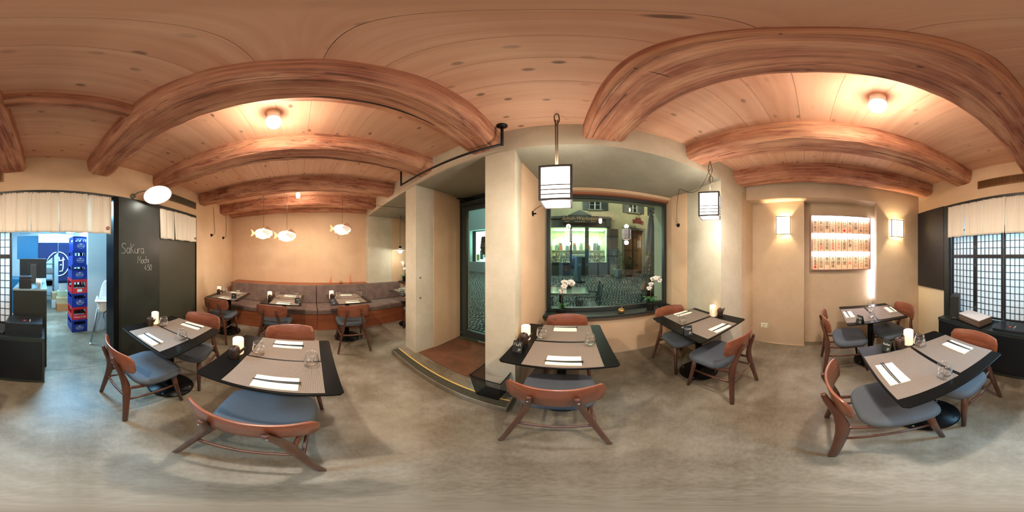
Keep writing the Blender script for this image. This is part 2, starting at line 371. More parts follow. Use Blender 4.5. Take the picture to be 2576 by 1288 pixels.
struct(MB().prism([F(-4.1,1.18), F(2.09,1.18), F(2.3,1.18), (2.9,0.9), (2.9,2.5), F(-4.1,2.7)], 2.44, ZC+0.02).build('wall_front_lintel', M_mortar), 'pale plaster band above window and entrance, holding the beam ends')
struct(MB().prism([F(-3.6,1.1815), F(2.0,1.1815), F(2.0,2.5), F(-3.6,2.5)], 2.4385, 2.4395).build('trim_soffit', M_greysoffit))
# apricot reveals of the openings
def reveal(name, a, b, z0, z1, side, m=M_apri):
    a = Vector(a); b = Vector(b); n = Vector((-(b-a).y, (b-a).x)).normalized()*0.012*side
    return struct(MB().prism([tuple(a), tuple(b), tuple(b+n), tuple(a+n)], z0, z1).build(name, m))
reveal('trim_1', (-0.305,1.46), (-0.14,2.15), 0, 2.4385, -1)
reveal('trim_2', (1.71,1.62), (1.675,1.91), 0, 2.4385, 1); reveal('trim_3', (1.675,1.90), (1.70,2.1), 0, 2.4385, 1)
reveal('trim_4', (-1.51,1.64), (-1.45,2.19), 0.08, 2.4385, -1)
reveal('trim_5', (-3.40,2.18), (-3.35,2.66), 0, 2.4385, -1)
# window wall below and above the glass
struct(MB().prism([F(-0.2,2.14), F(1.72,2.14), F(1.72,2.4), F(-0.2,2.4)], 0, 0.655).build('wall_front_apron', M_apri), 'apricot plaster apron below the window sill')
struct(MB().prism([F(-0.2,2.13), F(1.72,2.13), F(1.72,2.4), F(-0.2,2.4)], 2.385, 2.43).build('trim_6', M_apri))
struct(MB().prism([F(-0.2,2.19), F(1.72,2.19), F(1.72,2.4), F(-0.2,2.4)], 2.355, 2.386).build('trim_7', M_brownlintel))
struct(MB().prism([F(-1.5,2.02), F(-0.55,2.02), F(-0.55,2.1), F(-1.5,2.1)], 2.38, 2.43).build('trim_8', M_frame))
tag(MB().prism([F(-0.17,2.03), F(1.69,2.03), F(1.69,2.26), F(-0.12,2.26)], 0.655, 0.69).build('window_sill', M_frame, bevel=0.003), 'long dark grey window sill under the big shop window', 'window sill')
# window
def win(name, x0, x1, c, z0, z1, fw=0.055, label=None):
    r = struct(thing(name, label, 'window', F(x0, c, z0), FR)); del r['category']
    L = (x1-x0)*math.sqrt(1+0.115**2); h = z1-z0
    MB().box(0, L, 0, 0.06, 0, fw).build('frame_rail', M_frame, r, bevel=0.003)
    MB().box(0, L, 0, 0.06, h-fw, h).build('frame_rail', M_frame, r, bevel=0.003)
    MB().box(0, fw, 0, 0.06, fw, h-fw).build('frame_stile', M_frame, r, bevel=0.003)
    MB().box(L-fw, L, 0, 0.06, fw, h-fw).build('frame_stile', M_frame, r, bevel=0.003)
    MB().box(fw, L-fw, 0.02, 0.03, fw, h-fw).build('pane', M_pane, r)
    return r
win('window_1', -0.115, 1.675, 2.24, 0.692, 2.365, label='large fixed shop window in a dark grey metal frame')
win('window_2', -3.34, -2.0, 2.24, 0.85, 2.42, label='window in the bench alcove, behind the pier')
struct(MB().prism([F(-3.4,2.14), F(-2.0,2.14), F(-2.0,2.4), F(-3.4,2.4)], 0, 0.83).build('wall_front_alcove', M_apri), 'apricot wall below the alcove window')
struct(MB().prism([F(-3.42,1.98), F(-2.0,1.98), F(-2.0,2.24), F(-3.36,2.24)], 0.83, 0.85).build('trim_9', M_frame))
# entrance: step, mat, strip, door
st = struct(MB().prism([F(-1.83,0.965), F(-0.30,0.955), F(-0.30,1.3), F(-0.57,2.3), F(-1.5,2.3), F(-1.6,1.4), F(-1.84,1.24)], 0, 0.08).build('floor_step', M_floor, bevel=0.006), 'worn concrete entrance step')
MB().prism([F(-1.82,0.972), F(-0.31,0.962), F(-0.31,1.052), F(-1.80,1.056)], 0.0795, 0.0815).build('grip_strip', mat('dark grit strip', (74,70,52), (54,52,40), 60, 0.9, bmp=0.3, bscale=300), st)
MB().prism([F(-1.80,1.056), F(-0.31,1.052), F(-0.31,1.068), F(-1.80,1.072)], 0.0795, 0.082).build('yellow_line', mat('yellow line', (226,184,90), rough=0.6), st)
M_coir = mat('rust coir', (126,78,50), (96,64,38), 3.5, 0.95, bmp=0.4, bscale=400)
tag(MB().prism([F(-1.54,1.225), F(-0.58,1.225), F(-0.62,2.02), F(-1.455,2.02)], 0.08, 0.088).build('doormat', M_coir), 'rust coloured doormat filling the entrance recess', 'doormat')
tag(MB().prism([F(-1.44,1.93), F(-1.08,1.96), F(-1.10,2.04), F(-1.44,2.04)], 0.088, 0.094).build('floor_plate', mat('worn brass plate', (120,116,84), (90,92,70), 20, 0.5, metal=0.5)), 'small worn metal plate on the floor by the door hinge', 'plate')
dr = struct(thing('door_1', 'dark metal entrance door with a tall glass pane', 'door', F(-1.452, 2.045, 0.085), FR)); del dr['category']
L = 0.90
for n_, a in (('frame_stile',(0,0.05,0,0.07,0,2.33)),('frame_stile',(L-0.05,L,0,0.07,0,2.33)),('frame_rail',(0.05,L-0.05,0,0.07,2.28,2.33))):
    MB().box(*a).build(n_, M_frame, dr, bevel=0.003)
lf = MB().box(0.06, 0.145, -0.02, 0.03, 0.02, 2.26).box(L-0.145, L-0.06, -0.02, 0.03, 0.02, 2.26).box(0.145, L-0.145, -0.02, 0.03, 2.12, 2.26).box(0.145, L-0.145, -0.02, 0.03, 0.02, 0.16).build('leaf', mat('green grey door metal', (58,66,62), rough=0.4), dr, bevel=0.003)
MB().box(0.143, L-0.143, 0.0, 0.012, 0.158, 2.122).build('pane', M_pane, dr)
MB().box(0.09, 0.50, -0.075, -0.02, 2.185, 2.245).build('door_closer', M_frame, dr, bevel=0.004)
MB().tube([(0.25,-0.06,2.26),(0.12,-0.22,2.28)], 0.009, 6).tube([(0.12,-0.22,2.28),(0.30,-0.02,2.30)], 0.009, 6).build('closer_arm', M_black, dr)
for z in (0.04, 2.2): MB().lathe([(0.014,z),(0.014,z+0.06)], 10, Matrix.Translation((0.05,-0.03,0))).build('hinge', M_frame, dr)
for z in (0.93, 1.20): tag(MB().lathe([(0.014,0),(0.014,0.004),(0.0,0.005)], 14, Matrix.Rotation(PI/2, 4, 'Y')).build('cable_cover', mat('grey cap', (130,124,110), rough=0.6), None, (-1.5425, 1.425, z), R0), 'small round grey cover on the pier reveal, the %s of two' % ('lower' if z < 1 else 'upper'), 'cover', 'round caps on the pier reveal')
# hanging sign in the door
sg = thing('closed_sign', 'small black hexagonal board on a cord hanging in the glass door', 'sign', F(-0.94, 2.0, 1.60), FR)
hx = [(0.10,0.0),(0.075,0.16),(-0.075,0.16),(-0.10,0.0),(-0.055,-0.10),(0.055,-0.10)]
MB().prism([(a*1.0, b) for a, b in hx], -0.006, 0.006, Matrix.Rotation(PI/2, 4, 'X')).build('board', M_blackm, sg)
MB().tube([(0,0,0.16),(0,0,0.62)], 0.002, 5).build('cord', M_cord, sg)
chalk('CLOSED', 0.05, 0.0012, M_chalk, sg, Matrix.Translation((-0.088,-0.009,0.02)))
# left wall (slanted in plan)
struct(MB().prism([(-3.70,1.62), (-4.165,-1.80), (-4.45,-1.80), (-4.45,1.62)], 0, ZC+0.02).build('wall_left', M_beige), 'warm beige plaster wall behind the bench')
# rear wall pieces
def rear(name, x0, x1, z0, z1, m, label=None, y0=-1.79, y1=-1.93):
    return struct(MB().box(x0, x1, y1, y0, z0, z1).build(name, m), label)
rear('wall_rear', -4.3, -2.46, 0, 2.245, M_beige, 'beige rear wall strip beside the grey door')
rear('wall_rear_top', -4.3, 2.45, 2.245, ZC+0.02, M_beige, 'beige rear wall above the curtains')
rear('wall_rear_right', 1.66, 2.45, 0, 2.246, mat('cream plaster', (226,208,172), rough=0.85), 'cream rear wall behind the corner table')
rear('trim_header', -2.46, 1.66, 2.205, 2.247, M_frame, None, -1.785, -1.92)
rear('trim_post_left', -0.868, -0.80, 0, 2.206, M_black, None, -1.72, -1.94)
rear('trim_post_right', 1.565, 1.66, 0, 2.206, M_frame, None, -1.77, -1.93)
cbd = tag(MB().box(-1.555, -0.868, -1.90, -1.785, 0.0, 2.205).build('chalkboard', M_chalkb), 'tall black chalkboard panel with handwritten Sakura Mochi 4.50', 'chalkboard')
MR = Matrix.Rotation(PI, 4, 'Z')
chalk('SaKura', 0.125, 0.0016, M_chalk, cbd, Matrix.Translation((-0.935,-1.783,1.515)) @ MR @ Matrix.Diagonal((0.84,1,1,1)))
chalk('Mochi', 0.095, 0.0016, M_chalk, cbd, Matrix.Translation((-1.175,-1.783,1.385)) @ MR @ Matrix.Diagonal((0.86,1,1,1)))
chalk('4.50', 0.075, 0.0016, M_chalk, cbd, Matrix.Translation((-1.285,-1.783,1.285)) @ MR @ Matrix.Diagonal((0.95,1,1,1)))
d2 = struct(MB().box(-2.44, -1.56, -1.88, -1.795, 0.0, 2.205).build('door_2', M_door), 'plain dark olive grey door under the short curtain')
rear('trim_door_post', -2.462, -2.44, 0, 2.206, M_black, None, -1.783, -1.9)
tag(MB().box(1.664, 2.285, -1.79, -1.765, 0.962, 2.246).build('black_wall_panel', mat('satin black panel', (40,38,34), (36,36,40), 1.5, 0.4), bevel=0.002), 'square satin black panel fixed high in the rear corner', 'panel')
# right wall: outer band, shallow recess, deep niche
struct(MB().prism([(2.085,0.941),(2.215,0.925),(2.25,0.1),(2.30,-1.9),(2.9,-1.9),(2.9,0.95)], 2.33, ZC+0.02).build('wall_right_top', M_tan), 'tan plaster band above the wall recess')
struct(MB().prism([(2.09,0.941),(2.215,0.925),(2.46,0.915),(2.9,0.915),(2.9,1.188),(2.102,1.188)], 0, 2.33).build('wall_right_return', M_tan))
struct(MB().prism([(2.461,0.918),(2.43,0.509),(2.409,0.10),(2.55,0.088),(2.55,-0.2),(2.9,-0.2),(2.9,0.918)], 0, 2.33).build('wall_right_recess', M_tan), 'tan plaster recess wall carrying the first wall lantern')
struct(MB().prism([(2.556,0.09),(2.55,-1.03),(2.9,-1.03),(2.9,0.09)], 0, 2.33).build('wall_right_niche', M_tan), 'tan back of the deep niche behind the lit menu box')
struct(MB().prism([(2.278,-0.975),(2.30,-1.9),(2.9,-1.9),(2.9,-1.03),(2.55,-1.03)], 0, 2.33).build('wall_right', M_tan), 'tan plaster wall carrying the second wall lantern')
struct(MB().prism([(2.463,0.90),(2.432,0.509),(2.411,0.09),(2.40,0.09),(2.42,0.509),(2.452,0.90)], 0, 0.012).build('shadow_strip_right', M_tan))  # thin strip added where only a shadow line runs along the wall foot
# beams
def beam(xa, xb, y0, y1, wt, wb, z0, label, seed, ch=0.06, m=M_beam):
    random.seed(seed); n = 26; mb = MB(); rings = []
    for i in range(n+1):
        t = i/n; yy = y0+(y1-y0)*t; cx = xa+(xb-xa)*t
        j = lambda a: random.uniform(-a, a)
        w2, b2 = wt/2, wb/2
        zz = z0 + 0.006*math.sin(t*7+seed) + j(0.004)
        rings.append([(cx-w2+j(.006), yy, ZC+0.01), (cx-w2+j(.006), yy, z0+ch*1.5+j(.006)), (cx-w2*.93+j(.005), yy, z0+ch*.7+j(.005)), (cx-b2+j(.006), yy, zz+j(.003)), (cx-b2*.3, yy, zz-0.003+j(.003)), (cx+b2*.3, yy, zz-0.002+j(.003)), (cx+b2+j(.006), yy, zz+j(.003)), (cx+w2*.93+j(.005), yy, z0+ch*.7+j(.005)), (cx+w2+j(.006), yy, z0+ch*1.5+j(.006)), (cx+w2+j(.006), yy, ZC+0.01)])
    vs = [p for r in rings for p in r]; m_ = 10; fs = []
    for i in range(n):
        for k in range(m_):
            k2 = (k+1) % m_; fs.append((i*m_+k, (i+1)*m_+k, (i+1)*m_+k2, i*m_+k2))
    fs.append(tuple(range(m_))); fs.append(tuple(range((n+1)*m_-1, n*m_-1, -1)))
    mb.add(vs, fs, False)
    o = mb.build('ceiling_beam', m, fix=True)
    tag(o, label, 'beam', 'old timber ceiling beams', 'thing'); return o
def Yf(x): return 1.20-0.115*x
beam(0.345, 0.355, -1.80, Yf(.35), 0.31, 0.26, 2.505, 'thick scarred timber ceiling beam with a straight butt joint, directly overhead', 1, 0.03)
beam(-0.66, -0.59, -1.80, Yf(-.6), 0.31, 0.17, 2.50, 'timber ceiling beam with a long dark crack, ending beside the curtain rail', 2, 0.08)
beam(-1.57, -1.36, -1.80, Yf(-1.36), 0.27, 0.19, 2.52, 'timber ceiling beam ending above the enamel plate lamp', 3, 0.05)
beam(-2.66, -2.27, -1.80, Yf(-2.27), 0.26, 0.18, 2.52, 'timber ceiling beam just before the fish lamps', 4, 0.05)
beam(-3.53, -3.06, -1.80, Yf(-3.06), 0.25, 0.20, 2.51, 'timber ceiling beam above the seat of the bench', 5, 0.04)
beam(-4.06, -3.66, -1.80, Yf(-3.66), 0.24, 0.20, 2.545, 'shallow timber ceiling beam lying along the bench wall', 6, 0.02)
beam(1.325, 1.24, -1.80, Yf(1.24), 0.29, 0.20, 2.515, 'timber ceiling beam from which the lantern with the looped cord hangs', 7, 0.05)
beam(2.07, 2.03, -1.80, Yf(2.03), 0.29, 0.20, 2.52, 'timber ceiling beam closest to the lit menu box', 8, 0.05)
def crack(bm, pts, r, nm='crack'):
    MB().tube(crom([(x+random.uniform(-.004,.004), y, z) for x, y, z in pts], 4), r, 6).build(nm, M_crack, bm)
M_crack = mat('dark timber crack', (30,16,12), rough=0.95)  # dark strands that draw the beam cracks and joints
bms = {o['label'][:24]: o for o in sc.objects if o.name.startswith('ceiling_beam')}
B = [o for o in sc.objects if o.name.startswith('ceiling_beam')]; B.sort(key=lambda o: o.name)
crack(B[0], [(0.209,0.405,2.508),(0.325,0.397,2.502),(0.441,0.388,2.508)], 0.0022, 'joint'); crack(B[0], [(0.212,0.04,2.508),(0.33,0.036,2.503),(0.455,0.038,2.508)], 0.003, 'joint')
crack(B[0], [(0.262,1.12,2.506),(0.268,0.95,2.504),(0.280,0.78,2.503),(0.286,0.6,2.503)], 0.0018)
crack(B[1], [(-0.735,-1.45,2.521),(-0.72,-1.0,2.515),(-0.70,-0.6,2.507),(-0.69,-0.2,2.504),(-0.68,0.2,2.504),(-0.67,0.6,2.508),(-0.665,0.95,2.515),(-0.655,1.2,2.523)], [0.0015]+[0.0035]*8+[0.005]*12+[0.0035]*7+[0.002])
crack(B[2], [(-1.56,-1.3,2.521),(-1.53,-0.7,2.519),(-1.50,0.0,2.519),(-1.48,0.6,2.520),(-1.44,1.2,2.521)], [0.002]*5+[0.0035]*8+[0.003]*4)
crack(B[3], [(-2.52,-1.2,2.521),(-2.47,-0.5,2.519),(-2.43,0.3,2.519),(-2.37,1.1,2.521)], [0.0025]*13)
crack(B[6], [(1.30,-1.5,2.516),(1.28,-0.9,2.514),(1.285,-0.2,2.514),(1.26,0.4,2.515),(1.25,0.8,2.516)], [0.0025]*17)
crack(B[7], [(2.03,-1.4,2.521),(2.02,-0.6,2.519),(2.02,0.3,2.521)], [0.002]*9)
# trimmer between two beams, near the rear wall
random.seed(9)
tr_ = MB()
def trf(u, v):
    prof = [(-0.055, ZC+0.01), (-0.058, 2.64), (-0.03, 2.605), (0.03, 2.60), (0.058, 2.64), (0.055, ZC+0.01)]
    p = prof[min(5, int(round(v*5)))]; return Vector((-0.50+0.72*u, -0.84+p[0]+0.004*math.sin(u*9), p[1]+0.004*math.sin(u*13+v*4)))
tr_.grid(trf, 14, 5, False); tag(tr_.build('ceiling_beam', M_beamx), 'short thin cross timber bridging the two beams near the rear wall', 'beam', 'old timber ceiling beams', 'thing')
# grilles
for nm, x0, x1, z0, z1 in (('wide', 0.442, 1.08, 2.385, 2.50), ('narrow', -2.44, -1.753, 2.37, 2.50)):
    g = thing('ventilation_grille', {'wide': 'bronze ventilation grille in the wall above the long linen curtain', 'narrow': 'grey ventilation grille above the short linen curtain'}[nm], 'vent', (x0, -1.79, z0), 0, 'wall ventilation grilles')
    Wd, Hh = x1-x0, z1-z0; mg = mat('grille metal '+nm, (150,110,70) if nm == 'wide' else (126,118,96), rough=0.4, metal=0.5)
    MB().box(0, Wd, -0.001, 0.004, 0, Hh).build('backing', M_black, g)
    mb = MB()
    for k in range(int(Wd/0.0135)): mb.box(0.012+k*0.0135, 0.018+k*0.0135, 0.004, 0.016, 0.008, Hh-0.008)
    o = mb.build('slats', mg, g); o['kind'] = 'stuff'
    MB().box(0, Wd, 0, 0.017, Hh-0.008, Hh).box(0, Wd, 0, 0.017, 0, 0.008).box(0, 0.012, 0, 0.017, 0.008, Hh-0.008).box(Wd-0.008, Wd, 0, 0.017, 0.008, Hh-0.008).build('frame', mg, g)
# ------------------------------------------------------------------ chairs
def make_chair():
    t = thing('dining_chair', 'x', 'chair', (0,0,0), 0, 'walnut dining chairs with upholstered seats')
    # seat: rounded trapezoid pad
    def outline(k):
        a = 2*PI*k/40; ca, sa = math.cos(a), math.sin(a); q = 0.52
        x = math.copysign(abs(ca)**q, ca); y_ = math.copysign(abs(sa)**q, sa)
        w_ = 0.222 + 0.016*y_
        return x*w_, 0.062 + y_*0.192
    lay = [(0.90,0.413),(0.97,0.418),(1.0,0.436),(0.995,0.452),(0.965,0.468),(0.88,0.475),(0.6,0.470),(0.3,0.466)]
    vs = []; fs = []; n = 40
    for s_, z in lay:
        for k in range(n):
            x, y_ = outline(k); zz = z + 0.010*(abs(x)/0.23)**2*(1 if z > 0.455 else 0)
            vs.append((x*s_, (y_-0.062)*s_+0.072, zz))
    for i in range(len(lay)-1):
        for k in range(n): fs.append((i*n+k, i*n+(k+1)%n, (i+1)*n+(k+1)%n, (i+1)*n+k))
    fs.append(tuple(range(n-1,-1,-1))); vs.append((0,0.072,0.465)); c = len(vs)-1; b = (len(lay)-1)*n
    fs += [(b+k, b+(k+1)%n, c) for k in range(n)]
    MB().add(vs, fs, True).build('seat', M_seat, t)
    # curved plywood backrest
    N = 22; Wb = 0.235; vs = []; fs = []
    for i in range(N+1):
        u = -1+2*i/N; s_ = u*Wb; ang = s_/0.40
        x = 0.40*math.sin(ang); yc = -0.236 + 0.40*(1-math.cos(ang))
        e = max(0.0, (abs(u)-0.84)/0.16); cut = (1-math.sqrt(max(0.0, 1-e*e)))
        zt = 0.786 + 0.010*(1-u*u) - 0.040*cut; zb = 0.612 - 0.004*(1-u*u) + 0.046*cut
        nx, ny = -math.sin(ang), math.cos(ang)
        lean = lambda z: -(z-0.70)*0.16
        for z in (zt, zb):
            for th in (-0.0065, 0.0065): vs.append((x+nx*th, yc+ny*th+lean(z), z))
    for i in range(N):
        a, b = i*4, (i+1)*4   # 0 back-top 1 front-top 2 back-bot 3 front-bot
        fs += [(a,b,b+1,a+1), (a+2,a+3,b+3,b+2), (a,a+2,b+2,b), (a+1,b+1,b+3,a+3)]
    fs += [(0,1,3,2), (N*4, N*4+2, N*4+3, N*4+1)]
    bo = MB().add(vs, fs, True).build('backrest', M_ply, t, bevel=0.003, fix=True)
    for sx in (-1, 1):
        p = crom([(sx*0.224,-0.238,0), (sx*0.186,-0.212,0.225), (sx*0.148,-0.192,0.41), (sx*0.118,-0.208,0.55), (sx*0.098,-0.252,0.69), (sx*0.092,-0.264,0.735)], 5)
        r = crom_r([(0.016,0.013),(0.022,0.015),(0.030,0.016),(0.021,0.0145),(0.015,0.0135),(0.011,0.011)], 5)
        lg = MB().tube(p, r, 10, up=(1,0,0), shape=0.7).build('leg', M_leg, t)
        MB().lathe([(0.0,-0.003),(0.006,-0.002),(0.006,0.002),(0.0,0.003)], 10, Matrix.Translation((sx*0.099,-0.268,0.69)) @ Matrix.Rotation(1.3, 4, 'X')).build('screw', M_steel, lg)
        MB().tube([(sx*0.212,0.228,0),(sx*0.192,0.198,0.22),(sx*0.180,0.172,0.418)], [(0.013,0.012),(0.018,0.016),(0.022,0.019)], 10, up=(1,0,0), shape=0.7).build('leg', M_leg, t)
        MB().tube(crom([(sx*0.150,-0.190,0.412),(sx*0.165,-0.03,0.392),(sx*0.180,0.150,0.400)],4), (0.010,0.017), 8, shape=0.7).build('side_rail', M_leg, t)
        MB().tube([(sx*0.176,-0.206,0.285),(sx*0.188,0.188,0.270)], (0.008,0.012), 8, shape=0.7).build('side_stretcher', M_leg, t)
    MB().tube(crom([(-0.170,-0.200,0.315),(0,-0.205,0.305),(0.170,-0.200,0.315)],5), (0.009,0.013), 8, shape=0.7).build('rear_stretcher', M_leg, t)
    for yy in (-0.06, 0.16): MB().tube([(-0.176,yy,0.400),(0.176,yy,0.400)], (0.010,0.013), 8, shape=0.7).build('cross_rail', M_leg, t)
    return t
CH = [  # x, y, facing vector, label
 (-0.698,-1.024,(-0.998,0.051),'walnut chair before the chalkboard table, its back to the passage, seat lit blue'),
 (-1.335,-1.010,(0.998,0.06),'walnut chair on the far side of the chalkboard table, next to the grey door'),
 (-0.640,-0.150,(-0.997,0.08),'walnut chair seen from behind, pushed up to the centre table with brown mats'),
 (-1.285,-0.070,(0.998,0.053),'walnut chair on the bench side of the centre table, only its backrest top showing'),
 (0.016,0.883,(0.089,0.996),'walnut chair seen from behind, facing the window table next to the mesh bin'),
 (0.123,1.600,(-0.077,-0.997),'walnut chair under the window sill behind the potted orchid, facing into the room'),
 (1.265,0.757,(0.075,0.997),'walnut chair with blue lit seat, its back turned, at the table by the right pier'),
 (1.360,1.430,(-0.1,-0.995),'walnut chair against the apricot reveal, behind the table by the right pier'),
 (0.734,-0.320,(-0.06,-0.998),'walnut chair beside the table in front of the shoji counter, back towards the window'),
 (0.722,-0.925,(0.0,1.0),'walnut chair standing with its back to the black shoji counter'),
 (1.862,-0.375,(-0.013,-1.0),'walnut chair beside the niche table, back towards the socket plate'),
 (1.880,-1.040,(-0.1,0.995),'walnut chair in the rear corner beside the black wall panel, backrest lit pale'),
 (-2.455,-1.262,(-0.998,0.03),'walnut chair at the bench table in the beige corner'),
 (-2.390,-0.345,(-0.986,0.165),'walnut chair at the second bench table from the corner, half hidden by the centre table'),
 (-2.300,0.772,(-0.99,0.136),'walnut chair seen straight from behind at the third bench table, under the third fish lamp'),
 (-2.250,2.060,(-0.998,0.05),'walnut chair at the alcove table, mostly hidden by the entrance pier')]
proto = make_chair()
for i, (x, y, f, lb) in enumerate(CH):
    rz = math.atan2(f[1], f[0]) - PI/2
    if i == 0: proto.location = (x, y, 0); proto.rotation_euler = (0,0,rz); proto['label'] = lb
    else: dup(proto, (x, y, 0), rz, lb)
# ------------------------------------------------------------------ tables
R_ = math.radians
TB = {  # name: x, y, sx, sy, rot deg, label phrase
 'chalk': (-1.027,-1.033,0.64,0.67,-3,'beside the chalkboard'),
 'centre': (-0.972,-0.134,0.645,0.69,-5,'in the middle of the room with candle and two brown mats'),
 'window': (0.055,1.246,0.705,0.73,-6.3,'by the shop window next to the mesh bin'),
 'pier': (1.344,1.104,0.705,0.745,-5.5,'beside the pier right of the window'),
 'counter': (0.762,-0.659,0.665,0.70,-3,'in front of the shoji counter'),
 'niche': (1.890,-0.725,0.67,0.70,-2.5,'under the lit menu box'),
 'corner': (-2.724,-1.235,0.64,0.62,-2,'at the bench in the beige corner'),
 'second': (-2.676,-0.240,0.65,0.63,-6,'at the bench, second from the corner'),
 'third': (-2.618,0.800,0.64,0.64,-3,'at the bench, third from the corner'),
 'alcove': (-2.600,2.090,0.63,0.66,-6,'in the bench alcove, half hidden by the entrance pier')}
base0 = None
def column_base():
    mb = MB().lathe([(0.205,0.012),(0.208,0.018),(0.20,0.026),(0.06,0.034),(0.045,0.040),(0.045,0.044)], 40)
    return mb
for k, (x, y, sx, sy, r, ph) in TB.items():
    t = thing('bistro_table', 'black bistro table '+ph, 'table', (x, y, 0), R_(r), 'black bistro tables')
    c = 0.018
    pts = [(-sx/2+c,-sy/2),(sx/2-c,-sy/2),(sx/2,-sy/2+c),(sx/2,sy/2-c),(sx/2-c,sy/2),(-sx/2+c,sy/2),(-sx/2,sy/2-c),(-sx/2,-sy/2+c)]
    MB().prism(pts, 0.738, 0.75).build('table_top', M_black, t, bevel=0.003)
    MB().bx((0,0,0.724),(0.36,0.05,0.028)).bx((0,0,0.722),(0.05,0.36,0.024)).build('support_cross', M_black, t)
    if base0 is None:
        base0 = column_base().build('base', M_black, t)
        col0 = MB().lathe([(0.036,0.035),(0.036,0.725)], 24).build('column', M_black, t)
        bolt0 = MB().lathe([(0.0,0.034),(0.008,0.032),(0.010,0.024)], 10).lathe([(0.013,0),(0.013,0.013)], 10).build('bolt', M_steel, t); bolt0.location = (0.175,0,0)
        bolts = [bolt0]
    else:
        for o in (base0, col0): q = o.copy(); C.objects.link(q); q.parent = t
    for j in range(4):
        if j == 0 and k == 'chalk': b = bolt0
        else: b = bolt0.copy(); C.objects.link(b); b.parent = t
        a = 0.5+j*PI/2; b.location = (0.178*math.cos(a), 0.178*math.sin(a), 0)
# ------------------------------------------------------------------ table settings
MATS_AT = [ # table, x, y, size x, size y, rot, label
 ('chalk',-0.878,-1.035,0.298,0.44,-3,'woven brown placemat on the chalkboard table, on the side of the blue lit chair'),
 ('chalk',-1.192,-1.005,0.30,0.44,-3,'woven brown placemat on the chalkboard table, on the grey door side'),
 ('centre',-0.815,-0.110,0.305,0.46,-5,'woven brown placemat on the centre table, near side, the largest mat in view'),
 ('centre',-1.132,-0.080,0.305,0.45,-5,'woven brown placemat on the centre table, on the bench side'),
 ('window',0.059,1.060,0.465,0.345,-6.3,'woven grey placemat on the window table, near side'),
 ('window',0.101,1.424,0.46,0.335,-6.3,'woven grey placemat on the window table, next to the sill'),
 ('pier',1.289,0.920,0.44,0.345,-5.5,'woven grey placemat on the pier table, on the side of the blue seat'),
 ('pier',1.372,1.290,0.45,0.335,-5.5,'woven grey placemat on the pier table, at the apricot reveal'),
 ('counter',0.735,-0.484,0.455,0.335,-3,'woven light grey placemat on the counter table, on the window side'),
 ('counter',0.724,-0.843,0.45,0.335,-3,'woven light grey placemat on the counter table, on the shoji side'),
 ('niche',1.862,-0.535,0.48,0.32,-2.5,'woven pale placemat on the niche table, on the socket side'),
 ('niche',1.852,-0.890,0.48,0.325,-2.5,'woven pale placemat on the niche table, on the corner side'),
 ('corner',-2.565,-1.215,0.30,0.44,-2,'brown placemat on the corner bench table, chair side'),
 ('corner',-2.880,-1.200,0.30,0.44,-2,'brown placemat on the corner bench table, bench side'),
 ('second',-2.515,-0.205,0.30,0.44,-6,'brown placemat on the second bench table, chair side'),
 ('second',-2.830,-0.180,0.30,0.44,-6,'brown placemat on the second bench table, bench side'),
 ('third',-2.460,0.815,0.30,0.44,-3,'brown placemat on the third bench table, chair side'),
 ('third',-2.775,0.835,0.30,0.44,-3,'brown placemat on the third bench table, bench side'),
 ('alcove',-2.440,2.100,0.30,0.44,-6,'placemat on the alcove table, chair side'),
 ('alcove',-2.750,2.110,0.30,0.44,-6,'placemat on the alcove table, bench side')]
for k, x, y, sx, sy, r, lb in MATS_AT:
    o = MB().box(-sx/2, sx/2, -sy/2, sy/2, 0, 0.0022).build('placemat', M_mat, None, (x, y, 0.7503), R_(r))
    tag(o, lb, 'placemat', 'woven placemats')
NAP = [(-0.793,-1.023,87,'on the chalkboard table, near the blue lit chair',0.01),(-1.262,-0.967,90,'on the chalkboard table, near the grey door',-0.005),
 (-0.726,-0.104,86,'at the near edge of the centre table',0.004),(-1.192,-0.076,85,'at the bench side of the centre table',-0.02),
 (0.054,0.963,-7,'at the near edge of the window table',-0.02),(0.098,1.504,-6,'under the sill on the window table',0.024),
 (1.302,0.810,-8,'on the pier table, near the blue seat',-0.01),(1.392,1.389,-3,'on the pier table, near the apricot reveal',-0.01),
 (0.727,-0.393,-4,'on the counter table, window side',0.008),(0.724,-0.911,-3,'on the counter table, shoji side',-0.012),
 (1.879,-0.447,-1,'on the niche table, socket side',0.012),(1.877,-0.996,-5,'on the niche table, corner side',-0.01),
 (-2.475,-1.205,82,'on the corner bench table, chair side',0),(-2.950,-1.190,84,'on the corner bench table, bench side',0.01),
 (-2.410,-0.225,84,'on the second bench table, chair side',0),(-2.890,-0.150,80,'on the second bench table, bench side',-0.01),
 (-2.368,0.815,82,'on the third bench table, chair side',0),(-2.850,0.850,82,'on the third bench table, bench side',0),
 (-2.860,2.170,82,'on the alcove table',0)]
nap0 = MB().box(-0.105,0.105,-0.0525,0.0525,0,0.003).box(-0.103,0.105,-0.0525,0.0505,0.003,0.006).box(-0.105,0.104,-0.051,0.0525,0.006,0.009).build('napkin', M_napkin, None, bevel=0.0015)
stick0 = MB().tube([(-0.11,0,0),(0.0,0,0),(0.115,0,0)], [0.0022,0.0031,0.0038], 8).build('chopstick', M_chop)
first = True
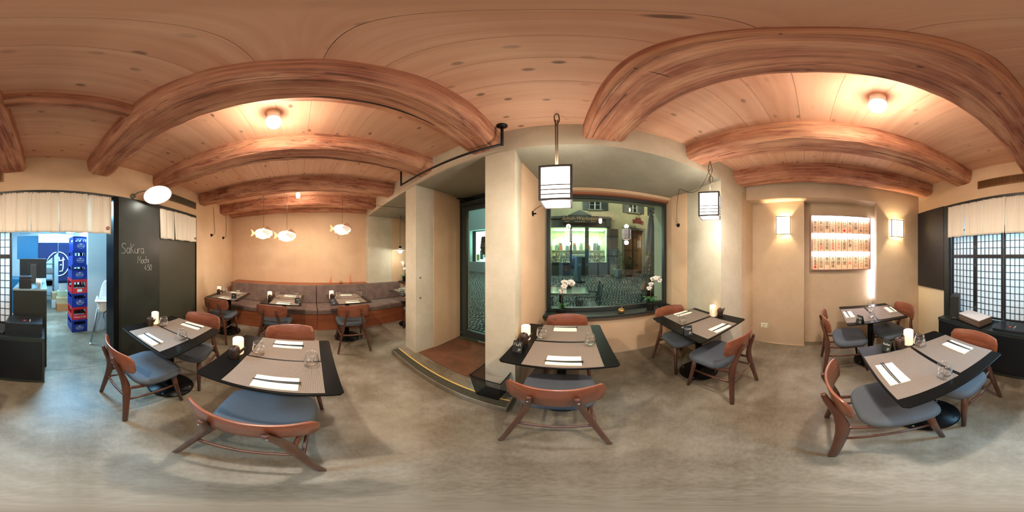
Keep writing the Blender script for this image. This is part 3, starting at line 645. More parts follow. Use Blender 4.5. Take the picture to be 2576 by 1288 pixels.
for x, y, a, ph, off in NAP:
    n_ = nap0 if first else nap0.copy()
    if not first: C.objects.link(n_)
    n_.location = (x, y, 0.7526); n_.rotation_euler = (0,0,R_(a)); tag(n_, 'folded cream napkin '+ph, 'napkin', 'folded napkins')
    for j in (-1, 1):
        s_ = stick0 if (first and j == -1) else stick0.copy()
        if not (first and j == -1): C.objects.link(s_)
        ca, sa = math.cos(R_(a)), math.sin(R_(a)); oy = off + j*0.0048
        s_.location = (x - sa*oy, y + ca*oy, 0.7652); s_.rotation_euler = (0,0,R_(a+j*0.7))
        tag(s_, 'black chopstick on the napkin '+ph, 'chopstick', 'pairs of chopsticks')
    first = False
# glasses
prof = [(0.0,0.003),(0.024,0.003),(0.030,0.006),(0.040,0.022),(0.0435,0.042),(0.041,0.065),(0.0355,0.090),(0.0335,0.104),(0.0325,0.104),(0.0345,0.089),(0.0398,0.065),(0.0420,0.043),(0.0385,0.024),(0.028,0.013),(0.0,0.011)]
g0 = MB().lathe(prof, 32, cap=False).build('water_glass', M_glass)
GL = [(-1.071,-1.165,'beside the candle of the chalkboard table'),(-0.975,-0.845,'at the room side edge of the chalkboard table'),
 (-1.034,-0.262,'beside the soy pot of the centre table'),(-0.920,0.071,'at the entrance side of the centre table'),
 (-0.107,1.312,'beside the candle of the window table'),(0.256,1.170,'at the pier side of the window table'),
 (1.180,1.180,'behind the name card of the pier table'),(1.535,1.038,'in front of the candle of the pier table'),
 (0.926,-0.733,'beside the candle of the counter table'),(0.548,-0.585,'alone on the room side of the counter table'),
 (2.093,-0.801,'at the wall side of the niche table'),(1.707,-0.669,'at the room side of the niche table, behind the card'),
 (-2.826,-1.360,'beside the candle of the corner bench table'),(-2.726,-1.064,'behind the card of the corner bench table'),
 (-2.745,-0.358,'beside the candle of the second bench table'),(-2.685,-0.045,'behind the card of the second bench table'),
 (-2.690,0.665,'beside the candle of the third bench table'),(-2.607,1.023,'at the alcove side of the third bench table'),
 (-2.820,2.075,'on the alcove table')]
for i, (x, y, ph) in enumerate(GL):
    o = g0 if i == 0 else g0.copy()
    if i: C.objects.link(o)
    o.location = (x, y, 0.7518); tag(o, 'empty stemless water glass '+ph, 'glass', 'stemless water glasses')
# candles, soy pots
def candle(x, y, ph):
    t = thing('candle', 'glowing cylindrical wax candle '+ph, 'candle', (x, y, 0.7502), random.uniform(0,6), 'glowing candles')
    MB().lathe([(0.036,0.0),(0.0375,0.004),(0.0375,0.128),(0.035,0.131),(0.0335,0.129),(0.0325,0.118)], 28, cap=False).build('shell', M_candle, t)
    MB().lathe([(0.0,0.116),(0.033,0.118)], 28, cap=False).build('wax_top', M_candle2, t)
    return t
for x, y, ph in [(-1.063,-1.288,'on the chalkboard table'),(-1.012,-0.393,'on the centre table'),(-0.231,1.295,'on the window table'),(1.585,1.085,'on the pier table'),(1.010,-0.691,'on the counter table'),
 (-2.790,-1.482,'on the corner bench table'),(-2.650,-0.475,'on the second bench table'),(-2.700,0.550,'on the third bench table')]: candle(x, y, ph)
def pot():
    t = thing('soy_sauce_pot', 'x', 'pot', (0,0,0), 0, 'black ceramic soy sauce pots')
    MB().lathe([(0.030,0.0),(0.033,0.004),(0.0345,0.04),(0.0345,0.082),(0.031,0.088),(0.027,0.088)], 26).build('body', M_pot, t)
    ld = MB().lathe([(0.029,0.088),(0.030,0.092),(0.018,0.097),(0.005,0.098)], 24).build('lid', M_pot, t)
    MB().lathe([(0.006,0.097),(0.008,0.102),(0.005,0.107),(0.0,0.108)], 14).build('knob', M_pot, ld)
    MB().tube(crom([(0.028,0,0.045),(0.052,0,0.070),(0.066,0,0.092)],4), crom_r([0.013,0.0085,0.006],4), 12).build('spout', M_pot, t)
    return t
p0 = None
for x, y, a, ph in [(-0.985,-1.270,100,'on the chalkboard table'),(-0.942,-0.392,110,'on the centre table'),(-0.233,1.210,20,'on the window table'),(1.612,1.000,-20,'on the pier table'),(0.984,-0.600,-60,'on the counter table'),
 (-2.700,-1.440,80,'on the corner bench table'),(-2.560,-0.455,80,'on the second bench table'),(-2.610,0.540,60,'on the third bench table')]:
    lb = 'black ceramic soy sauce pot with spout '+ph
    if p0 is None: p0 = pot(); p0.location = (x, y, 0.7502); p0.rotation_euler = (0,0,R_(a)); p0['label'] = lb
    else: dup(p0, (x, y, 0.7502), R_(a), lb)
# reservation cards: folded tents; front faces local -Y
CARDS = [(-0.245,1.085,-14,'Muff','2P','black folded reservation card with 2P leaning beside the candle of the window table'),
 (1.024,0.962,-34,'Waser','2P','black folded reservation card with 2P at the front corner of the pier table'),
 (1.000,-0.512,210,'K\u00e4stner','2P','black folded reservation card with 2P beside the soy pot of the counter table'),
 (1.600,-0.500,216,'Drake','2P','black folded reservation card with 2P on the niche table'),
 (-2.514,-1.056,85,'~~','~','small black reservation card on the corner bench table'),
 (-2.448,-0.018,108,'~~~','2P','small black reservation card on the second bench table'),
 (-2.345,0.498,85,'~~','2P','small black reservation card on the third bench table, hiding the soy pot'),
 (-2.386,1.760,50,'~~~','~','small black reservation card on the alcove table')]
for x, y, a, nm_, pc, lb in CARDS:
    t = thing('reservation_card', lb, 'card', (x, y, 0.7502), R_(a), 'black reservation cards')
    tl = R_(17); Mf = Matrix.Translation((0,-0.028,0)) @ Matrix.Rotation(-tl, 4, 'X'); Mb = Matrix.Translation((0,0.028,0)) @ Matrix.Rotation(tl, 4, 'X')
    MB().box(-0.036,0.036,-0.001,0.001,0,0.094,Mf).build('front_leaf', M_blackm, t)
    MB().box(-0.036,0.036,-0.001,0.001,0,0.094,Mb).build('rear_leaf', M_blackm, t)
    if all(c in G for c in nm_):
        wd = sum(G[c][1] for c in nm_); h = min(0.026, 0.058/wd)
        chalk(nm_, h, 0.0009, M_chalk, t, Mf @ Matrix.Translation((-wd*h/2,-0.0022,0.055)))
    if all(c in G for c in pc): chalk(pc, 0.019, 0.0009, M_chalk, t, Mf @ Matrix.Translation((0.005,-0.0022,0.014)))
# ------------------------------------------------------------------ bench
ANG = -math.atan(0.069)
def bench(y0, y1, lb):
    t = thing('bench_unit', lb, 'bench', (-2.99+0.069*((y0)+0.0) , y0, 0), ANG, 'velvet bench units')
    L = (y1-y0)/math.cos(ANG)-0.004
    MB().box(-0.575, -0.035, 0, L, 0.0, 0.355).build('plinth', M_benchw, t, bevel=0.002)
    def cush(x0, x1, z0, z1, r, nm):
        pr = [(x0, z0), (x0, z1), (x1-r, z1), (x1-r*0.3, z1-r*0.3), (x1, z1-r), (x1, z0)]
        mb = MB(); vs = []; fs = []; ny = 2
        for yy in (0.004, L-0.004):
            for a, b in pr: vs.append((a, yy, b))
        n = len(pr); fs = [tuple(range(n)), tuple(range(2*n-1, n-1, -1))] + [(k, n+k, n+(k+1)%n, (k+1)%n) for k in range(n)]
        return mb.add(vs, fs).build(nm, M_bench, t, bevel=0.008, fix=True)
    cush(-0.50, -0.005, 0.357, 0.458, 0.03, 'seat_cushion')
    vs = []
    for yy in (0.004, L-0.004):
        for a, b in ((-0.46,0.46),(-0.535,0.835),(-0.550,0.845),(-0.575,0.845),(-0.575,0.46)): vs.append((a, yy, b))
    fs = [tuple(range(5)), tuple(range(9,4,-1))] + [(k, 5+k, 5+(k+1)%5, (k+1)%5) for k in range(5)]
    MB().add(vs, fs).build('back_cushion', M_bench, t, bevel=0.012, fix=True)
bench(-1.60, 0.346, 'brown velvet bench unit with cherry plinth, ending in the beige corner')
bench(0.346, 2.36, 'brown velvet bench unit with cherry plinth, running past the vases into the alcove')
tag(MB().prism([(-3.685,-1.62),(-3.458,1.575),(-3.69,1.60),(-4.12,-1.62)], 0.0, 0.84).build('bench_ledge', M_benchw, bevel=0.003), 'cherry wood ledge between the bench back and the beige wall', 'shelf')
# vases, pumpkins, discs
M_vase = mat('salmon glass bottle', (206,120,84), rough=0.25)
M_twig = mat('dried twig', (206,140,96), rough=0.8)
for x, y, hh, lb in ((-3.615,0.718,0.12,'slim salmon bottle vase with dried twigs, left of the brass pumpkin on the ledge'), (-3.575,1.170,0.13,'slim salmon bottle vase with dried twigs, between the brass pumpkin and the alcove')):
    t = thing('bottle_vase', lb, 'vase', (x, y, 0.841), 0, 'bottle vases on the ledge')
    MB().lathe([(0.021,0),(0.023,0.01),(0.023,0.075),(0.010,0.095),(0.009,hh),(0.011,hh+0.004)], 18).build('bottle', M_vase, t)
    random.seed(int(y*100)); mb = MB()
    for k in range(14):
        a = random.uniform(0, 2*PI); r = random.uniform(0.02, 0.07); z1 = hh+random.uniform(0.05,0.13)
        mb.tube([(0,0,hh-0.03),(r*.4*math.cos(a), r*.4*math.sin(a), hh+0.03),(r*math.cos(a), r*math.sin(a), z1)], 0.0009, 4)
    o = mb.build('twigs', M_twig, t); o['kind'] = 'stuff'
def pumpkin(x, y, z, s_, lb):
    t = thing('pumpkin', lb, 'pumpkin', (x, y, z), 0, 'metallic ornament pumpkins')
    def fn(u, v):
        a = 2*PI*u; p = PI*v; r = (0.046*s_)*(0.16+0.84*math.sin(p)**0.85)*(1-0.10*abs(math.cos(a*5))**6) if 0 < v < 1 else 0.004
        return Vector((r*math.cos(a), r*math.sin(a), 0.034*s_*(1-math.cos(p)*1.0) - 0.0*s_))
    MB().grid(fn, 60, 18).build('body', M_gold, t)
    MB().tube(crom([(0,0,0.062*s_),(0.004*s_,0,0.08*s_),(0.014*s_,0,0.094*s_)],4), crom_r([0.008*s_,0.005*s_,0.006*s_],4), 8).build('stalk', M_gold, t)
pumpkin(-3.595, 0.955, 0.842, 0.85, 'small brass pumpkin between the two bottle vases on the ledge')
pumpkin(0.86, 1.985, 0.691, 1.0, 'ribbed gold pumpkin on the window sill')
for y, ph in ((0.118, 'nearer the corner'), (0.925, 'nearer the alcove')):
    x = -3.92+0.1337*y
    o = MB().lathe([(0.05,-0.004),(0.052,0.004),(0.050,0.007)], 28, Matrix.Rotation(PI/2, 4, 'Y')).build('wall_disc', M_beige, None, (x, y, 1.93))
    tag(o, 'round beige cover disc on the bench wall, '+ph, 'cover', 'round covers on the bench wall')
# ------------------------------------------------------------------ ceiling spots
M_neck = mat('lit lamp neck', (255,255,255), emis=1.5, ecol=(255,240,230))
def spot(x, y, sc_, lb):
    t = thing('ceiling_spotlight', lb, 'spotlight', (x, y, ZC), 0, 'white ceiling spotlights')
    MB().lathe([(0.043*sc_,0),(0.043*sc_,-0.092),(0.038*sc_,-0.095)], 28).build('housing', M_white, t)
    MB().lathe([(0.040*sc_,-0.096),(0.047*sc_,-0.105),(0.047*sc_,-0.125),(0.043*sc_,-0.132)], 28, cap=False).build('lamp_neck', M_neck, t)
    MB().lathe([(0.043*sc_,-0.132),(0.047*sc_,-0.139),(0.046*sc_,-0.16),(0.036*sc_,-0.188),(0.0,-0.198)], 28, cap=False).build('lamp', M_bulb, t)
    l = light('SPOT', (0,0,-0.215), 24*sc_, (1.0, 0.90, 0.78), 0.045, spot_size=R_(168), spot_blend=0.6); l.parent = t
spot(0.759, -0.331, 1, 'white cylindrical ceiling spotlight with a lit lamp, over the counter table side')
spot(-1.004, -0.156, 1, 'white cylindrical ceiling spotlight with a lit lamp, above the centre table')
spot(-2.80, -0.01, 0.72, 'small white ceiling spotlight between the beams above the bench tables')
# ------------------------------------------------------------------ enamel plate lamps
def plate_lamp(name_loc, tilt_dir, tilt, wallpt, lb, rad=0.18):
    x, y, z = name_loc
    t = thing('enamel_lamp', lb, 'lamp', (x, y, z), tilt_dir, 'white enamel plate lamps')
    Mt = Matrix.Rotation(tilt, 4, 'X')
    MB().lathe([(0.035,0.045),(0.045,0.02),(0.12,0.014),(rad,0.0),(rad+0.002,-0.006),(rad-0.004,-0.004),(0.12,0.008),(0.04,0.012),(0.0,0.012)], 40, Mt, cap=False).build('shade', mat('white enamel', (250,250,246), rough=0.3), t)
    MB().lathe([(0.0,0.09),(0.03,0.088),(0.032,0.045),(0.036,0.04)], 20, Mt, cap=False).build('socket', M_black, t)
    mb = MB()
    for k in range(8):
        a = k/8*2*PI*0.94
        b = (k+1)/8*2*PI*0.94
        mb.tube([(0.038*math.cos(a),0.038*math.sin(a),-0.028),(0.038*math.cos(b),0.038*math.sin(b),-0.028)], 0.011, 10, Mt)
    mb.build('ring_tube', M_bulbc, t)
    MB().lathe([(0.016,0.0),(0.018,-0.03),(0.0,-0.034)], 14, Mt, cap=False).build('tube_holder', M_steel, t)
    return t
pl = plate_lamp((-1.335, -1.57, 2.285), R_(-16), R_(24), None, 'round white enamel lamp with a glowing ring tube, angled out from above the chalkboard')
inv = (Matrix.Translation(pl.location) @ Matrix.Rotation(R_(-16), 4, 'Z')).inverted()
MB().lathe([(0.035,0),(0.035,0.02),(0.01,0.03)], 18, inv @ Matrix.Translation((-1.10,-1.79,2.285)) @ Matrix.Rotation(-PI/2, 4, 'X')).tube([inv @ Vector(p) for p in crom([(-1.10,-1.78,2.285),(-1.12,-1.68,2.31),(-1.24,-1.62,2.345),(-1.335,-1.60,2.335)],4)], 0.008, 8).build('wall_arm', mat('grey iron', (120,120,108), rough=0.5, metal=0.4), pl)
pl2 = plate_lamp((-3.02, 2.17, 1.615), 0, 0, None, 'white enamel plate lamp with a lit bulb hanging in the bench alcove', 0.19)
MB().lathe([(0.012,0.0),(0.032,-0.03),(0.034,-0.055),(0.0,-0.075)], 18, cap=False).build('bulb', M_bulbc, pl2)
MB().tube(crom([(0,0,0.08),(0.0,0,0.55),(0.02,0.0,0.81)],3), 0.0035, 6).tube(crom([(0.02,0,0.81),(-0.13,0.2,0.70),(-0.30,0.42,0.80)],4), 0.0035, 6).tube(crom([(-0.30,0.42,0.80),(-0.31,0.44,0.4),(-0.33,0.46,0.10)],4), 0.0035, 6).build('cord', M_cord, pl2)
# ------------------------------------------------------------------ pendant lanterns
def pendant(x, y, z0, h, w_, d_, rz, lb, loop):
    t = thing('pendant_lantern', lb, 'lamp', (x, y, z0), rz, 'square paper pendant lanterns')
    b = 0.014; fr = MB()
    for sx in (-1, 1):
        for sy in (-1, 1): fr.box(sx*w_/2-(b if sx > 0 else 0), sx*w_/2+(0 if sx > 0 else b), sy*d_/2-(b if sy > 0 else 0), sy*d_/2+(0 if sy > 0 else b), 0, h)
    for z in (0, h-b):
        for sx in (-1, 1): fr.box(sx*w_/2-(b if sx > 0 else 0), sx*w_/2+(0 if sx > 0 else b), -d_/2+b, d_/2-b, z, z+b)
        for sy in (-1, 1): fr.box(-w_/2+b, w_/2-b, sy*d_/2-(b if sy > 0 else 0), sy*d_/2+(0 if sy > 0 else b), z, z+b)
    fr.build('frame', M_darkf, t)
    i = 0.006
    for s_ in (-1, 1):
        MB().box(-w_/2+b*.6, w_/2-b*.6, s_*(d_/2-i)-0.0006, s_*(d_/2-i)+0.0006, b, h-b).build('paper_panel', M_paperA, t)
        MB().box(s_*(w_/2-i)-0.0006, s_*(w_/2-i)+0.0006, -d_/2+b*.6, d_/2-b*.6, b, h-b).build('paper_panel', M_paperA, t)
    MB().box(-w_/2+b*.6, w_/2-b*.6, -d_/2+b*.6, d_/2-b*.6, b*.4, b*.5).build('paper_bottom', M_paperA, t)
    for q in (0.16, 0.285, 0.41):
        zz = h*q
        for s_ in (-1, 1):
            MB().box(-w_/2+b, w_/2-b, s_*(d_/2-0.002)-0.0015, s_*(d_/2-0.002)+0.0015, zz-0.003, zz+0.003).build('rung', M_darkf, t)
            MB().box(s_*(w_/2-0.002)-0.0015, s_*(w_/2-0.002)+0.0015, -d_/2+b, d_/2-b, zz-0.003, zz+0.003).build('rung', M_darkf, t)
    MB().box(-w_/2+b, w_/2-b, -0.008, 0.008, h-0.008, h-0.002).box(-0.008, 0.008, -d_/2+b, d_/2-b, h-0.008, h-0.002).build('top_cross', M_darkf, t)
    for z_, e_ in ((-0.07, 4.0), (h+0.05, 1.5)): l = light('POINT', (0,0,z_), e_, (1.0, 0.92, 0.84), 0.05); l.parent = t
    return t
la = pendant(0.014, 1.03, 1.816, 0.252, 0.197, 0.19, FR, 'square paper pendant lantern hanging in front of the window over the window table', False)
MB().tube([(0.004,0,0.25),(0.004,0,0.80)], 0.0045, 6).tube([(-0.006,0,0.255),(-0.009,0,0.80)], 0.0045, 6).build('rope', M_rope, la)
MB().tube(crom([(-0.003,0,0.72),(0.014,0,0.78),(0.012,0,0.86),(0,0,0.89),(-0.016,0,0.86),(-0.014,0,0.79),(-0.003,0,0.74)],4), 0.004, 6).build('rope_knot', M_rope, la)
lb_ = pendant(1.275, 0.905, 1.85, 0.247, 0.193, 0.185, R_(-62), 'square paper pendant lantern with a looped knot, hanging from a timber beam', True)
MB().tube([(0,0,0.245),(0.0,0,0.47)], 0.0045, 6).build('rope', M_rope, lb_)
MB().tube(crom([(0,0,0.45),(0.02,0,0.53),(0.010,0,0.60),(0,0,0.655),(-0.012,0,0.60),(-0.018,0,0.54),(0,0,0.48),(0.025,0,0.44),(0.022,0,0.39),(0.004,0,0.37),(-0.014,0,0.40),(-0.006,0,0.46)],4), 0.004, 6).build('rope_knot', M_rope, lb_)
def cableline(lb, pts, plug=None, nrm='x', r=0.0035):
    t = thing('lamp_cable', lb, 'cable', (0,0,0), 0, 'textile lamp cables')
    MB().tube(crom(pts, 5), r, 6).build('cord', M_cord, t)
    if plug:
        p, rot = plug
        MB().lathe([(0.034,0),(0.034,0.012),(0.026,0.02),(0.01,0.024),(0.008,0.05),(0.0,0.052)], 20, Matrix.Translation(p) @ rot).build('wall_socket', M_black, t)
    return t
cableline('cable looping from the right lantern over a hook to a black wall socket', [(1.27,0.90,2.40),(1.40,1.12,2.28),(1.50,1.36,2.31),(1.52,1.56,2.425),(1.528,1.60,2.42),(1.60,1.72,2.2),(1.655,1.775,1.98),(1.675,1.775,1.945)], (Vector((1.695,1.775,1.945)), Matrix.Rotation(-PI/2, 4, 'Y')))
cableline('short cable running to a black socket on the left window reveal', [(-0.24,1.72,1.95),(-0.20,1.735,2.00),(-0.06,1.74,2.10),(0.02,1.6,2.2),(0.02,1.35,2.425)], (Vector((-0.245,1.72,1.94)), Matrix.Rotation(PI/2, 4, 'Y')))
Mrw = Matrix.Rotation(-PI/2, 4, 'X')
cableline('dark cable dropping down the beige rear wall, nearer the grey door', [(-3.10,-1.785,2.60),(-3.12,-1.782,2.30),(-3.15,-1.782,2.08),(-3.12,-1.775,1.97),(-3.01,-1.76,1.93)], (Vector((-3.01,-1.79,1.93)), Mrw))
cableline('dark cable dropping down the beige rear wall, nearer the corner', [(-3.73,-1.785,2.55),(-3.74,-1.782,2.30),(-3.74,-1.782,2.05),(-3.68,-1.775,1.96),(-3.57,-1.76,1.925)], (Vector((-3.57,-1.79,1.925)), Mrw))
cableline('dark cable strung along the timber beam above the fish lamps', [(-3.40,-1.55,2.62),(-3.15,-1.3,2.50),(-3.0,-0.95,2.47),(-2.80,-0.62,2.58)], None)
cableline('dark cable running level from the third fish lamp to the bench alcove', [(-2.78,0.78,2.56),(-2.70,1.30,2.47),(-2.62,1.50,2.43),(-2.45,1.9,2.42)], None)
# ------------------------------------------------------------------ wall lanterns
def wall_lantern(x, y, z0, rz, lb, e):
    t = thing('wall_lantern', lb, 'lamp', (x, y, z0), rz, 'paper wall lanterns')   # local +Y points out of the wall
    w_, d_, h, b = 0.215, 0.085, 0.275, 0.008
    fr = MB()
    for sx in (-1, 1):
        x0 = sx*w_/2-(b if sx > 0 else 0)
        for yy in (0.002, d_-b): fr.box(x0, x0+b, yy, yy+b, 0, h)
        for z in (0, h-b): fr.box(x0, x0+b, 0.002+b, d_-b, z, z+b)
    for z in (0, h-b):
        for yy in (0.002, d_-b): fr.box(-w_/2+b, w_/2-b, yy, yy+b, z, z+b)
    fr.build('frame', M_darkf, t)
    MB().box(-w_/2+b, w_/2-b, d_-0.005, d_-0.004, b, h-b).build('paper_front', M_paperB, t)
    for s_ in (-1, 1): MB().box(s_*(w_/2-0.004)-0.0005, s_*(w_/2-0.004)+0.0005, b, d_-b, b, h-b).build('paper_side', M_paperB, t)
    for k in range(1, 6): MB().box(-w_/2+b, w_/2-b, d_-0.004, d_-0.001, h*k/6-0.0018, h*k/6+0.0018).build('lattice_bar', M_darkf, t)
    for xx in (-0.013, 0.013): MB().box(xx-0.0018, xx+0.0018, d_-0.004, d_-0.0005, b, h-b).build('lattice_bar', M_darkf, t)
    l = light('POINT', (0, d_*0.5, h*0.55), e, (1.0, 0.80, 0.52), 0.02); l.parent = t
wall_lantern(2.432, 0.405, 1.80, R_(90+3.5), 'paper wall lantern in the recess, left of the lit menu box', 7)
wall_lantern(2.275, -1.30, 1.78, R_(90-2), 'paper wall lantern between the lit menu box and the black panel', 7)
# ------------------------------------------------------------------ fish lamps
def fish():
    t = thing('fish_lamp', 'x', 'lamp', (0,0,0), 0, 'woven fish shaped pendant lamps')   # local +X is the head
    M_shell = mat('glowing rattan skin', (255,236,224), rough=0.6, emis=0.9, ecol=(255,222,204))
    M_rib = mat('glowing rattan rib', (240,196,166), rough=0.7, emis=0.22, ecol=(255,190,150))
    M_fin = mat('translucent tan fin', (226,168,116), rough=0.7, emis=0.35, ecol=(255,190,130))
    M_lat = mat('woven lattice head', (150,92,64), rough=0.8, emis=0.05, ecol=(255,180,140))
    def prof(u):   # u 0 tail .. 1 mouth : half height, half width, centre z
        hh = 0.012 + 0.078*math.sin(PI*min(1, u**0.8*0.93+0.02))**0.75
        return hh, 0.55*hh, -0.012*math.sin(PI*u)
    def fn(u, v):
        hh, wv, cz = prof(u); a = 2*PI*v
        return Vector((-0.15+0.30*u, wv*math.cos(a), cz+hh*math.sin(a)))
    MB().grid(fn, 18, 16).build('body', M_shell, t)
    mb = MB()
    for k in range(1, 19):
        u = k/19; hh, wv, cz = prof(u); x = -0.15+0.30*u
        mb.tube([(x, (wv+0.002)*math.cos(a*PI/8), cz+(hh+0.002)*math.sin(a*PI/8)) for a in range(17)], 0.0014, 4)
    o = mb.build('ribs', M_rib, t); o['kind'] = 'stuff'
    MB().tube([(-0.14,-0.034,0.012),(-0.05,-0.049,0.018),(0.04,-0.050,0.016)], 0.003, 6).tube([(-0.14,0.034,0.012),(-0.05,0.049,0.018),(0.04,0.050,0.016)], 0.003, 6).build('side_line', M_lat, t)
    for s_ in (-1, 1):
        hd = thing('head_lattice', '', '', (0.070, s_*0.053, 0.024), 0); del hd['label']; del hd['category']; hd.parent = t
        hd.rotation_euler = (0, R_(45), 0)
        mb = MB()
        for k in range(10):
            q = -0.060+k*0.0133
            mb.box(-0.060, 0.060, -0.001, 0.001, q-0.003, q+0.003).box(q-0.003, q+0.003, -0.001, 0.001, -0.060, 0.060)
        o = mb.build('mesh', M_lat, hd); o['kind'] = 'stuff'
        MB().lathe([(0.0,-0.004),(0.007,-0.003),(0.007,0.003),(0.0,0.004)], 12, Matrix.Rotation(PI/2, 4, 'X')).build('eye', M_darkf, hd)
    def flat(pts, nm): MB().prism(pts, -0.0015, 0.0015, Matrix.Rotation(PI/2, 4, 'X')).build(nm, M_fin, t)
    flat([(-0.142,0.012),(-0.165,0.022),(-0.20,0.060),(-0.225,0.072),(-0.207,0.02),(-0.21,-0.02),(-0.232,-0.058),(-0.19,-0.045),(-0.160,-0.014),(-0.142,-0.010)], 'tail_fin')
    flat([(-0.13,-0.030),(-0.09,-0.055),(-0.09,-0.078),(-0.14,-0.076)], 'belly_fin')
    flat([(0.06,-0.080),(0.11,-0.062),(0.12,-0.076),(0.075,-0.092)], 'throat_fin')
    MB().lathe([(0.010,0.070),(0.012,0.085),(0.006,0.092)], 12).build('cord_grip', M_fin, t)
    MB().tube([(0,0,0.088),(0,0,0.75)], 0.0025, 6).build('cord', M_cord, t)
    l = light('POINT', (0,0,-0.115), 3.2, (1.0, 0.80, 0.64), 0.05); l.parent = t
    return t
f0 = fish()
FI = [(-2.75,-0.60,1.88,R_(97),'woven fish lamp nearest the beige corner, its tail toward the corner'),(-2.76,-0.20,1.83,R_(94),'woven fish lamp hanging lowest, in the middle of the three'),(-2.77,0.76,1.96,R_(90),'woven fish lamp hanging alone above the third bench table')]
for i, (x, y, z, r, lb) in enumerate(FI):
    if i == 0: f0.location = (x, y, z); f0.rotation_euler = (0,0,r); f0['label'] = lb
    else: dup(f0, (x, y, z), r, lb)
# ------------------------------------------------------------------ curtain rail
cr = thing('curtain_rail', 'bent black iron curtain rail hanging from the ceiling before the entrance', 'curtain rail', (0,0,0))
ra, rb = Vector((-0.379,1.133,0)), Vector((-1.70,1.235,0))
MB().tube([(*ra.xy,2.455),(*rb.xy,2.455)], 0.012, 12).build('pipe', M_iron, cr)
for p in (ra, rb):
    MB().tube([(p.x,p.y,2.445),(p.x,p.y,2.70)], 0.012, 12).build('drop_pipe', M_iron, cr)
    MB().lathe([(0.042,0),(0.042,-0.008),(0.016,-0.02)], 20, Matrix.Translation((p.x,p.y,2.708))).build('flange', M_iron, cr)
# ------------------------------------------------------------------ menu box with wooden plaques
mb_ = thing('menu_light_box', 'illuminated wooden shelf box with three rows of painted menu plaques', 'light box', (2.552,-0.475,1.262), R_(90))  # local +Y points into the room (-X)
Wd, Hh, Dp = 0.955, 0.855, 0.085
M_boxw = mat('dark rose frame', (150,112,100), rough=0.5)
M_inner = mat('white box lining', (250,246,250), rough=0.6)
MB().box(-Wd/2, Wd/2, 0, 0.006, 0, Hh).build('back_panel', M_inner, mb_)
for s_ in (-1, 1): MB().box(s_*Wd/2-(0.012 if s_ > 0 else 0), s_*Wd/2+(0 if s_ > 0 else 0.012), 0.006, Dp, 0, Hh).build('side_board', M_boxw, mb_)
for z in (0, Hh-0.012): MB().box(-Wd/2+0.012, Wd/2-0.012, 0.006, Dp, z, z+0.012).build('end_board', M_boxw, mb_)
M_shelf = mat('pale shelf', (214,206,222), rough=0.5)
rowz = [0.012, 0.012+0.281, 0.012+0.562]
for z in rowz[1:]: MB().box(-Wd/2+0.012, Wd/2-0.012, 0.006, Dp, z-0.009, z).build('shelf_board', M_shelf, mb_)
for z in (rowz[1]-0.009, rowz[2]-0.009, Hh-0.012): MB().box(-Wd/2+0.02, Wd/2-0.02, Dp-0.022, Dp-0.008, z-0.007, z-0.0005).build('led_strip', M_led, mb_)
M_plq = wood('light plaque wood', (214,168,118), (228,184,136), (238,200,156), axis=2, scale=3, rough=0.6, bmp=0.02)
M_plq2 = mat('plaque brown edge', (120,60,36), rough=0.6)
M_ink = mat('black brush ink', (32,26,26), rough=0.8); M_red = mat('red brush ink', (206,52,48), rough=0.8)
ROWS = [['\u63e1|\u308a|\u5bff|\u53f8','\u3042|\u3093|\u6ce1','\u5b9a|\u98df','\u30e9|\u30fc|\u30f3|\u9eba','\u304a|\u306b|\u304e|\u308a','\u30cf|\u30d6|!','\u5bff|\u3057|!\u934b','\u5b9a|\u98df','!\u3057|!\u3083|\u9b5a','!\u3075|\u3050|\u304b'],
 ['!\u751f|\u30d3|\u30fc|\u30eb','\u65e5|\u672c|!\u9152','\u5c45|\u9152|\u5c4b','\u672c|\u65e5|!\u65b0|!\u9bae','!\u3068|!\u308d|!\u308d','\u571f|\u74f6|\u84b8','\u523a|\u8eab','\u30e9|\u30fc|\u30e1|\u30f3','\u308f|\u3055|\u3073','\u83ca|\u6b63|\u5b97'],
 ['\u548c|\u98a8|\u9152|!','\u4e45|\u4fdd|\u7530','\u5bff|\u53f8','\u5929|\u5a66|\u7f85','\u737a|\u796d','\u6599|\u7406','!\u5929|!\u4e3c','\u5473|\u305b|\u3044','\u30e9|\u30fc|\u30e1|\u30f3','\u677e|\u7af9|\u6885']]
ORD = ['first','second','third','fourth','fifth','sixth','seventh','eighth','ninth','tenth']
RN = ['top row','middle row','bottom row']
Mbox = Matrix.Translation(mb_.location) @ Matrix.Rotation(R_(90), 4, 'Z')
pw, ph_ = 0.0845, 0.222
